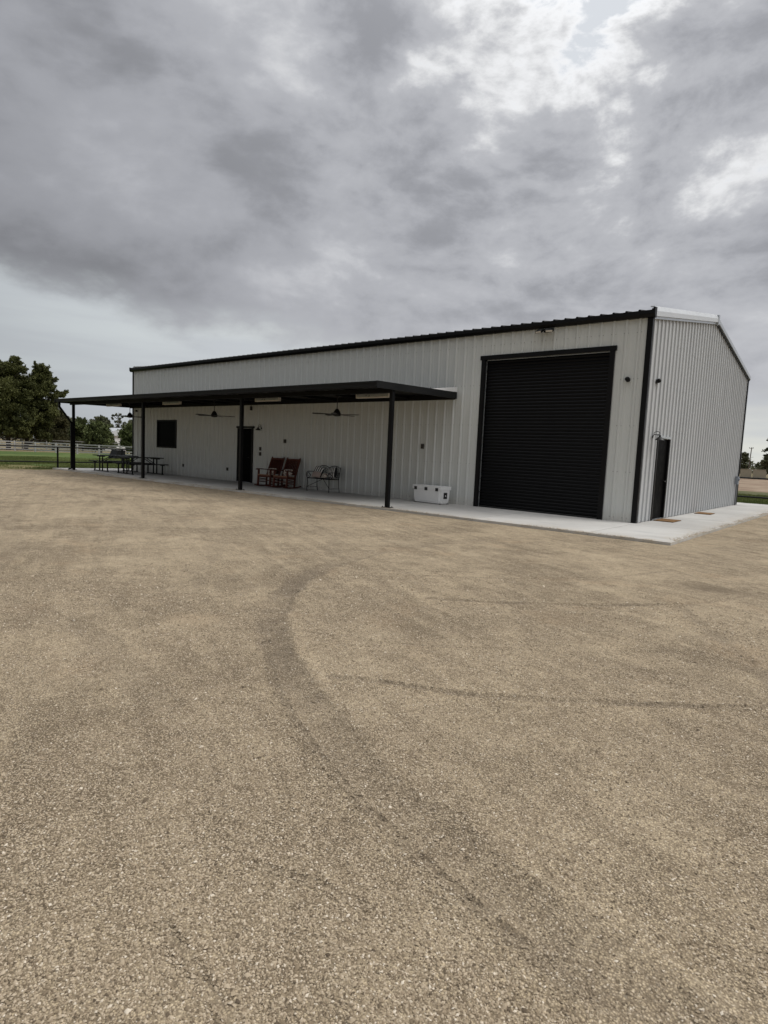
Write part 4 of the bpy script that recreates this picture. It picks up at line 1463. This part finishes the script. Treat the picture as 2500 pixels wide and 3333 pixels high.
make_bench()
PG = 'pillows on the iron bench'
pillow((-10.70, -0.36, 0.665), (R(-20), R(14), R(6)), 0.40, 0.40, 0.13, M['stripe'], 'black and white striped pillow at the left of the bench', PG)
pillow((-9.99, -0.38, 0.665), (R(-18), R(-10), R(-6)), 0.42, 0.42, 0.14, M['stripe'], 'black and white striped pillow at the right of the bench', PG)
pillow((-10.62, -0.53, 0.575), (R(-28), R(3), R(4)), 0.40, 0.22, 0.11, M['mauvecloth'], 'dusty pink lumbar pillow in front of the left striped pillow', PG)
pillow((-10.24, -0.50, 0.555), (R(-30), 0, R(-8)), 0.26, 0.18, 0.10, M['floral'], 'small cream patterned pillow in the middle of the bench', PG)

# white cooler
ck = empty('cooler', (-5.80, -0.38, 0), R(-6))
bb = B()
L2, D2 = 0.545, 0.23
v = []
for z, e in ((0.02, -0.03), (0.10, -0.012), (0.25, 0.0), (0.415, 0.004)):
    v.append([bb.bm.verts.new((sx * (L2 + e), sy * (D2 + e), z)) for sx, sy in ((-1, -1), (1, -1), (1, 1), (-1, 1))])
for a, b in zip(v, v[1:]):
    for k in range(4):
        bb.bm.faces.new((a[k], a[(k + 1) % 4], b[(k + 1) % 4], b[k]))
bb.bm.faces.new(v[0][::-1]); bb.bm.faces.new(v[-1])
es = [e for e in bb.bm.edges if abs(e.verts[0].co.z - e.verts[1].co.z) > 0.03]
bmesh.ops.bevel(bb.bm, geom=es, offset=0.05, segments=4, affect='EDGES')
bb.build('body', M['cooler'], ck, True)
B().box(-L2 - 0.012, L2 + 0.012, -D2 - 0.012, D2 + 0.012, 0.419, 0.520).bevel(0.022, 3).build('lid', M['cooler'], ck, True)
B().box(-0.30, 0.30, -D2 - 0.002, -D2 + 0.03, 0.085, 0.10).build('front_rib', M['cooler'], ck)
for x in (-0.42, 0.0, 0.42):
    B().box(x - 0.05, x + 0.05, -D2 - 0.028, -D2 - 0.010, 0.385, 0.475).bevel(0.006, 1).build('latch', M['rubber'], ck)
for s in (-1, 1):
    h = B().box(s * (L2 + 0.001), s * (L2 + 0.012), -0.075, 0.075, 0.165, 0.345).build('handle_recess', M['rubber'], ck) if s > 0 else B().box(-L2 - 0.012, -L2 - 0.001, -0.075, 0.075, 0.165, 0.345).build('handle_recess', M['rubber'], ck)
    B().tube([(s * (L2 + 0.012), 0, 0.25), (s * (L2 + 0.020), 0, 0.25)], 0.018, 10).build('drain_plug', M['cooler'], ck)
    B().tube([(s * (L2 + 0.015), -0.06, 0.33), (s * (L2 + 0.03), 0, 0.325), (s * (L2 + 0.015), 0.06, 0.33)], 0.010, 6).build('grip', M['rubber'], ck)
for x in (-0.5, 0.5):
    for y in (-0.16, 0.16):
        B().box(x - 0.03, x + 0.03, y - 0.03, y + 0.03, 0.001, 0.02).build('foot', M['rubber'], ck)
tag(ck, 'long white plastic cooler with black latches against the front wall', 'cooler')

# ------------------------------------------------------------------ fences
def pipe_fence(name, pts, rails, m, label, post_r=0.045, rail_r=0.032, ground=GZ - 0.03, cat='fence', group=None, top_over=0.0, square=False):
    f = empty(name, (pts[0][0], pts[0][1], 0))
    tag(f, label, cat, group)
    o = Vector((pts[0][0], pts[0][1], 0))
    H = max(rails)
    for p in pts:
        q = Vector((p[0], p[1], 0)) - o
        if square:
            B().box(q.x - post_r, q.x + post_r, q.y - post_r, q.y + post_r, ground, H + top_over).build('post', m, f)
        else:
            B().tube([(q.x, q.y, ground), (q.x, q.y, H + top_over - 0.002)], post_r, 8).build('post', m, f, True)
    for z in rails:
        for a, b in zip(pts, pts[1:]):
            p, q = Vector((a[0], a[1], z)) - o, Vector((b[0], b[1], z)) - o
            if square:
                B().bar(p, q, 0.035, 0.11).build('rail', m, f)
            else:
                B().tube([p, q], rail_r, 8).build('rail', m, f, True)
    return f


lf = [(-26.30, -2.86 + 3.2 * k) for k in range(-5, 7)]
pipe_fence('pipe_fence', lf, (1.0, 0.285), M['pipe'], 'black two-rail pipe fence along the lawn at the left', 0.045, 0.03)
rf = [(-4.6 + 3.05 * k, 14.45) for k in range(0, 8)]
pipe_fence('pipe_fence', [(p[0], p[1]) for p in rf], (1.055, 0.26), M['pipe'], 'black two-rail pipe fence behind the building at the right', 0.045, 0.034)


def along(a, b, n):
    return [(a[0] + (b[0] - a[0]) * k / n, a[1] + (b[1] - a[1]) * k / n) for k in range(n + 1)]


pipe_fence('paddock_fence', along((-74, -2.0), (-66.3, 8.6), 4) + along((-66.3, 8.6), (-50, 16.6), 7)[1:], (0.90, 0.64, 0.38, 0.14), M['whitefence'], 'white rail paddock fence nearest the lawn', 0.07, 0.03, square=True, top_over=0.06)
pipe_fence('paddock_fence', along((-92, 2.0), (-60, 26), 13), (1.15, 0.85, 0.55), M['whitefence'], 'white rail paddock fence farther back under the trees', 0.06, 0.03, square=True, top_over=0.06)

# dark slant-sided box in the paddock
bx_ = empty('metal_bin', (-46.2, 9.8, GZ - 0.03))
B().prism([(-0.52, 0.05), (0.40, 0.05), (0.40, 0.72), (-0.22, 0.72)], 'x', -0.6, 0.6).build('body', M['iron'], bx_)
B().box(-0.62, 0.62, -0.25, 0.43, 0.721, 0.75).build('lid', M['rubber'], bx_)
for x in (-0.5, 0.5):
    B().box(x - 0.05, x + 0.05, -0.48, 0.38, 0.0, 0.049).build('skid', M['iron'], bx_)
tag(bx_, 'dark slant-sided bin standing beyond the picnic tables', 'bin')

# ------------------------------------------------------------------ far buildings and walls
hs = empty('white_house', (-97, 33.2, 0))
B().box(-5, 5, -3.4, 3.0, -0.1, 2.3).build('wall', M['whitehouse'], hs)
B().prism([(-3.9, 2.25), (3.5, 2.25), (-0.2, 3.6)], 'x', -5.4, 5.4).build('roof', M['flash'], hs)
for y in (-2.0, 0.8):
    w_ = B().box(5.001, 5.03, y - 0.5, y + 0.5, 0.9, 1.8).build('window', M['glass'], hs)
    B().box(5.0, 5.05, y - 0.58, y + 0.58, 0.82, 0.899).build('sill', M['whitehouse'], w_)
tag(hs, 'small white building half hidden behind the trees', 'building')

for k, (xa, xb) in enumerate(((-17.95, -16.05), (-15.85, -13.6))):
    w_ = empty('block_wall', ((xa + xb) / 2, 120.5, 0))
    hx = (xb - xa) / 2
    B().box(-hx, hx, -0.1, 0.1, -0.2, 1.42).build('panel', M['tanwall'], w_)
    B().box(-hx - 0.03, hx + 0.03, -0.14, 0.14, 1.421, 1.50).build('coping', M['tanwall'], w_)
    tag(w_, ('left tan block wall panel across the dirt lot', 'right tan block wall panel across the dirt lot')[k], 'wall', 'tan walls across the dirt lot')

up = empty('utility_pole', (-18.2, 130, 0))
B().tube([(0, 0, -0.2), (0.25, 0, 6.0)], [0.13, 0.08], 8).build('pole', M['polewood'], up, True)
B().bar((-0.2, 0, 5.80), (0.6, 0, 5.83), 0.07, 0.09).build('crossarm', M['polewood'], up)
for x in (-0.15, 0.52):
    B().lathe([(0.03, 0), (0.06, 0.05), (0.05, 0.14), (0.02, 0.16)], 8, Matrix.Translation((x, 0, 5.87))).build('insulator', M['meter'], up)
tag(up, 'thin timber utility pole beyond the tan wall', 'utility pole')

# ------------------------------------------------------------------ trees
TR = np.random.default_rng(5)


def foliage(lobes, leaf, width, per, rs, up_bias=0.3, shell=0.55):
    """lobes (x,y,z,rx,rz): leaf-sized blades spread through each lobe, shared tone per twig"""
    Vs, Ts = [], []
    for (x, y, z, rx, rz) in lobes:
        n = max(30, int(per * rx * rz))
        nt = max(5, int(14 * min(1.5, rx + 0.3)))
        td = rs.normal(size=(nt, 3))
        td /= np.linalg.norm(td, axis=1)[:, None]
        tr_ = 0.35 + 0.80 * rs.random(nt)
        pick = rs.integers(0, nt, n)
        d = td[pick]
        along = 1 - 0.45 * rs.random(n) ** 2
        c = d * (tr_[pick] * along)[:, None] * np.array([rx, rx, rz]) + rs.normal(size=(n, 3)) * np.array([rx, rx, rz]) * 0.17 + np.array([x, y, z])
        ax = d * 0.7 + rs.normal(size=(n, 3)) * 0.6 + np.array([0, 0, up_bias])
        ax /= np.linalg.norm(ax, axis=1)[:, None]
        sd = np.cross(ax, rs.normal(size=(n, 3)))
        sd /= np.linalg.norm(sd, axis=1)[:, None] + 1e-9
        L = leaf * (0.6 + 0.8 * rs.random(n))[:, None]
        w = width * (0.6 + 0.8 * rs.random(n))[:, None]
        p0 = c - ax * L * 0.5
        V = np.stack([p0 - sd * w * 0.35, p0 + sd * w * 0.35, c + sd * w * 0.5 + ax * L * 0.1, c + ax * L * 0.5, c - sd * w * 0.5 + ax * L * 0.1], 1)
        Vs.append(V)
        base = rs.random() * 0.45
        Ts.append(np.repeat(np.clip(base + 0.5 * rs.random(n), 0, 1), 5))
    V = np.concatenate(Vs)
    n = len(V)
    i = (np.arange(n) * 5)[:, None]
    F = np.concatenate([i + np.array([[0, 1, 2]]), i + np.array([[0, 2, 4]]), i + np.array([[4, 2, 3]])])
    return V.reshape(-1, 3), F, np.concatenate(Ts)


def make_tree(name, base, H, lobes, m, label, leaf=0.28, width=0.09, per=420, trunk_r=0.22, limbs=True, group=None, seed=1, lean=(0, 0)):
    """lobes in tree coordinates: (lateral, depth, height, radius, height radius)"""
    rs = np.random.default_rng(seed)
    t = empty(name, base)
    tag(t, label, 'tree', group)
    lat = Vector((base[1] - CAM.y, -(base[0] - CAM.x), 0)).normalized()      # across the line of sight
    dep = Vector((-lat.y, lat.x, 0))
    L = []
    for (a, d, z, r, rz) in lobes:
        p = lat * a + dep * d
        L.append((p.x, p.y, z, r, rz))
    V, F, T = foliage(L, leaf, width, per, rs)
    soup('crown', V, F, m, t, T)
    tb = B()
    tp = lat * lean[0]
    tb.tube([(0, 0, -0.15), (tp.x * 0.2, tp.y * 0.2, H * 0.25), (tp.x * 0.6, tp.y * 0.6, H * 0.6), (tp.x, tp.y, H * 0.9)], [trunk_r, trunk_r * 0.8, trunk_r * 0.5, trunk_r * 0.15], 8)
    tr_ = tb.build('trunk', M['bark'], t, True)
    if limbs:
        for (x, y, z, r, rz) in L[::2]:
            z0 = max(0.6, z - 0.30 * math.hypot(x, y) - 0.4)
            f = min(1, z0 / (H * 0.9))
            B().tube([(tp.x * f, tp.y * f, z0), (x * 0.55 + tp.x * f * 0.45, y * 0.55 + tp.y * f * 0.45, z0 + (z - z0) * 0.4), (x, y, z)], [trunk_r * 0.38, trunk_r * 0.22, 0.02], 5).build('limb', M['bark'], t, True)
    return t


def px_lobes(cx0, cy0, k, lst, rs, depth=1.0, sub=3, fat=1.0):
    """lobes given as (x, y, r) in a sketch grid -> metres, spread in depth and broken into smaller clumps"""
    out = []
    for (x, y, r) in lst:
        a, z, rr = (x - cx0) * k, (cy0 - y) * k, r * k
        for j in range(sub):
            s = rr * (0.50 + 0.30 * rs.random()) * fat
            th = rs.random() * 6.283
            q = rr * 0.62 * math.sqrt(rs.random())
            out.append((a + q * math.cos(th), (rs.random() - 0.5) * 2 * depth, max(0.5, z + q * math.sin(th)), s, s * (0.75 + 0.3 * rs.random())))
    return out


K = 0.01067
rs = np.random.default_rng(3)
GT = 'trees beyond the paddock fence'
make_tree('pine_tree', (-74, 10.5, 0), 10.6, px_lobes(90, 1205, K, [(165, 245, 45), (205, 260, 35), (120, 290, 50), (60, 350, 70), (150, 380, 90), (240, 350, 50), (10, 310, 45), (0, 450, 110), (120, 500, 120), (230, 470, 80), (60, 620, 120), (180, 640, 110), (270, 600, 70), (-60, 500, 110), (-100, 650, 120), (20, 780, 130), (160, 780, 110), (270, 740, 80), (330, 800, 50), (80, 920, 110), (190, 930, 100), (-60, 850, 120), (-30, 1000, 80), (120, 1020, 70), (220, 1030, 60)], rs, 2.6, 5, 1.2), M['pine'], 'tall dark pine at the left edge of the photo', leaf=0.27, width=0.085, per=1250, trunk_r=0.27, group=GT, seed=1)
make_tree('pine_tree', (-74.5, 12.5, 0), 10.2, px_lobes(285, 1205, K, [(440, 290, 45), (380, 265, 20), (470, 330, 60), (400, 340, 55), (520, 370, 55), (440, 410, 90), (560, 430, 40), (350, 420, 60), (590, 405, 22), (430, 500, 100), (530, 510, 50), (330, 540, 80), (600, 560, 45), (650, 565, 40), (690, 540, 28), (560, 600, 55), (440, 620, 110), (330, 680, 100), (540, 690, 70), (430, 760, 110), (320, 800, 90), (520, 800, 80), (380, 900, 90), (470, 900, 80), (300, 950, 70), (400, 990, 60), (330, 1040, 60), (430, 1050, 55), (490, 1070, 40)], rs, 2.2, 5, 1.15), M['pine'], 'tall dark pine with a limb reaching right towards the canopy', leaf=0.27, width=0.085, per=1250, trunk_r=0.27, group=GT, seed=2, lean=(1.4, 0))
make_tree('pine_tree', (-79, 17.3, 0), 5.6, px_lobes(650, 1180, K * 1.08, [(650, 740, 60), (590, 780, 60), (700, 770, 50), (770, 800, 35), (610, 860, 80), (690, 860, 70), (760, 890, 50), (560, 920, 70), (640, 960, 90), (730, 970, 80), (580, 1030, 80), (680, 1060, 80), (760, 1070, 60), (540, 1090, 50)], rs, 1.8, 5, 1.25), M['pinebrown'], 'dull brownish pine behind the far canopy post', leaf=0.27, width=0.085, per=1250, trunk_r=0.18, group=GT, seed=3)
make_tree('leafy_tree', (-80, 21.5, 0), 4.2, px_lobes(900, 1170, K * 1.2, [(880, 890, 45), (850, 930, 50), (930, 930, 50), (960, 960, 40), (840, 1000, 55), (910, 1020, 65), (980, 1030, 45), (850, 1080, 50), (930, 1090, 50), (990, 1100, 40)], rs, 1.5, 6, 1.6), M['green'], 'round green tree just right of the far canopy post', leaf=0.24, width=0.14, per=700, trunk_r=0.14, group=GT, seed=4)
make_tree('leafy_tree', (-70, 19.4, 0), 4.0, px_lobes(1120, 1190, K * 1.08, [(1100, 900, 45), (1050, 930, 50), (1160, 950, 45), (1020, 1000, 55), (1110, 1000, 65), (1190, 1010, 40), (1010, 1080, 55), (1100, 1090, 65), (1190, 1080, 50), (1240, 1110, 32)], rs, 1.4, 6, 1.55), M['green'], 'spreading green tree above the fence beside the white building', leaf=0.22, width=0.12, per=700, trunk_r=0.13, group=GT, seed=5)
make_tree('leafy_tree', (-104, 35.2, 0), 6.2, px_lobes(1100, 1165, K * 1.52, [(1060, 850, 28), (1100, 835, 30), (1140, 850, 28), (1020, 880, 28), (1090, 890, 45), (1160, 890, 38), (1040, 930, 40), (1130, 940, 50), (1190, 920, 30), (1080, 1000, 50), (1160, 1000, 45)], rs, 1.6, 6, 1.3), M['greygreen'], 'grey-green tree rising behind the spreading green tree', leaf=0.40, width=0.16, per=600, trunk_r=0.16, group=GT, seed=6)
make_tree('leafy_tree', (-104, 38.2, 0), 7.4, px_lobes(1275, 1165, K * 1.52, [(1225, 795, 15), (1255, 780, 14), (1290, 778, 14), (1320, 800, 14), (1215, 825, 12), (1285, 830, 16), (1250, 860, 22), (1300, 870, 26), (1340, 880, 22), (1270, 910, 32), (1330, 920, 32), (1300, 960, 35)], rs, 1.2, 4, 1.1), M['greygreen'], 'sparse tall tree with open tufts against the sky', leaf=0.30, width=0.12, per=300, trunk_r=0.13, group=GT, seed=7)
make_tree('leafy_tree', (-60, 18.1, 0), 4.0, px_lobes(1400, 1195, K * 0.96, [(1400, 910, 45), (1350, 930, 40), (1440, 940, 45), (1330, 990, 45), (1400, 1000, 60), (1460, 1000, 50), (1340, 1060, 40), (1410, 1080, 55), (1470, 1080, 50), (1400, 1130, 45)], rs, 1.4, 6, 1.55), M['green'], 'dark green tree against the far left building corner', leaf=0.22, width=0.12, per=700, trunk_r=0.13, group=GT, seed=8)

make_tree('leafy_tree', (-108, 31.0, 0), 5.6, px_lobes(960, 1165, K * 1.55, [(900, 900, 45), (950, 880, 45), (1010, 890, 45), (1060, 910, 45), (900, 980, 55), (980, 980, 60), (1060, 990, 55), (930, 1070, 55), (1020, 1080, 55)], rs, 1.8, 6, 1.5), M['greygreen'], 'grey-green tree filling the gap behind the round green tree', leaf=0.34, width=0.16, per=520, trunk_r=0.16, group=GT, seed=11)
make_tree('leafy_tree', (-112, 45.5, 0), 6.2, px_lobes(1400, 1165, K * 1.6, [(1340, 900, 40), (1390, 880, 45), (1440, 890, 45), (1350, 960, 50), (1420, 970, 55), (1480, 960, 50), (1370, 1050, 50), (1450, 1060, 55)], rs, 1.8, 6, 1.5), M['greygreen'], 'grey-green tree farther back at the building corner', leaf=0.34, width=0.16, per=520, trunk_r=0.16, group=GT, seed=12)
GR = 'trees beyond the tan wall'
def blob_lobes(w, h, n, rs, z0=0.5):
    out = []
    for _ in range(n):
        u = (rs.random() - 0.5) * 2
        zz2 = z0 + (h - z0) * rs.random() ** 0.8
        wid = w * math.sqrt(max(0.05, 1 - ((zz2 - h * 0.45) / (h * 0.62)) ** 2))
        r_ = 0.16 * w * (0.7 + 0.8 * rs.random()) + 0.15
        out.append((u * wid * 0.8, (rs.random() - 0.5) * 1.6 * w, min(zz2, h - r_ * 0.6), r_, r_ * 0.8))
    return out


make_tree('leafy_tree', (-21.2, 138, 0), 5.0, blob_lobes(2.2, 5.0, 46, rs), M['greygreen'], 'hazy grey-green tree left of the utility pole', leaf=0.40, width=0.18, per=420, trunk_r=0.15, group=GR, seed=9)
make_tree('leafy_tree', (-10.1, 104, 0), 7.4, blob_lobes(2.3, 7.4, 60, rs, 1.2), M['greygreen'], 'tall dark tree at the right edge of the photo', leaf=0.42, width=0.18, per=520, trunk_r=0.2, group=GR, seed=10)
for k, (x, y, w_, h_, lb) in enumerate([(-17.2, 142, 2.0, 2.9, 'low hazy bush behind the left tan wall panel'), (-14.4, 140, 1.9, 2.8, 'low hazy bush behind the right tan wall panel'), (-25.5, 128, 2.4, 4.2, 'grey-green bush just behind the far building corner')]):
    make_tree('bush', (x, y, 0), h_ * 0.7, blob_lobes(w_, h_, 30, rs, 0.4), M['greygreen'], lb, leaf=0.36, width=0.18, per=420, trunk_r=0.1, group=GR, seed=20 + k)

# distant wood: one mass along the horizon all round
def far_wood():
    r = np.random.default_rng(8)
    L = []
    for a in np.arange(-115, 115, 1.15):
        an = R(a)
        d = 230 + 60 * r.random()
        h = 3.2 + 3.2 * r.random()
        L.append((CAM.x + d * math.sin(an), CAM.y + d * math.cos(an), h * 0.45, 3.4, h * 0.55))
    V, F, T = foliage(L, 1.3, 0.65, 17, r)
    o = soup('distant_wood', V, F, M['greygreen'], None, T)
    tag(o, 'low distant line of trees along the horizon', 'wood', kind='stuff')


far_wood()

# grass: short tufts over the lawns
def grass(name, label, x0, x1, y0, y1, n, h, seed, zb):
    r = np.random.default_rng(seed)
    x, y = x0 + (x1 - x0) * r.random(n), y0 + (y1 - y0) * r.random(n)
    m_ = vnoise(x, y, 0.6, seed + 40)
    keep = r.random(n) < np.clip(m_ * 1.6 - 0.1, 0.1, 1)
    x, y, m_ = x[keep], y[keep], m_[keep]
    n = len(x)
    a = r.random(n) * 6.283
    w = 0.012 + 0.012 * r.random(n)
    hh = h * (0.5 + 0.9 * r.random(n)) * (0.6 + 0.7 * m_)
    lx, ly = (r.random(n) - 0.5) * hh, (r.random(n) - 0.5) * hh
    V = np.stack([np.stack([x - w * np.cos(a), y - w * np.sin(a), np.full(n, zb)], 1), np.stack([x + w * np.cos(a), y + w * np.sin(a), np.full(n, zb)], 1), np.stack([x + lx, y + ly, zb + hh], 1)], 1)
    T = np.repeat(np.clip(0.2 + 0.5 * r.random(n) + (0.5 - m_) * 0.5, 0, 1), 3)
    o = soup(name, V.reshape(-1, 3), np.arange(n * 3).reshape(-1, 3), M['blade'], None, T)
    tag(o, label, 'grass', kind='stuff')


grass('lawn_grass', 'short green grass on the lawn beyond the left fence', -46, -26.4, -9, 12, 110000, 0.07, 31, -0.086)
grass('verge_grass', 'short grass along the back edge of the concrete', -6, 12, 14.3, 26, 60000, 0.09, 32, -0.088)
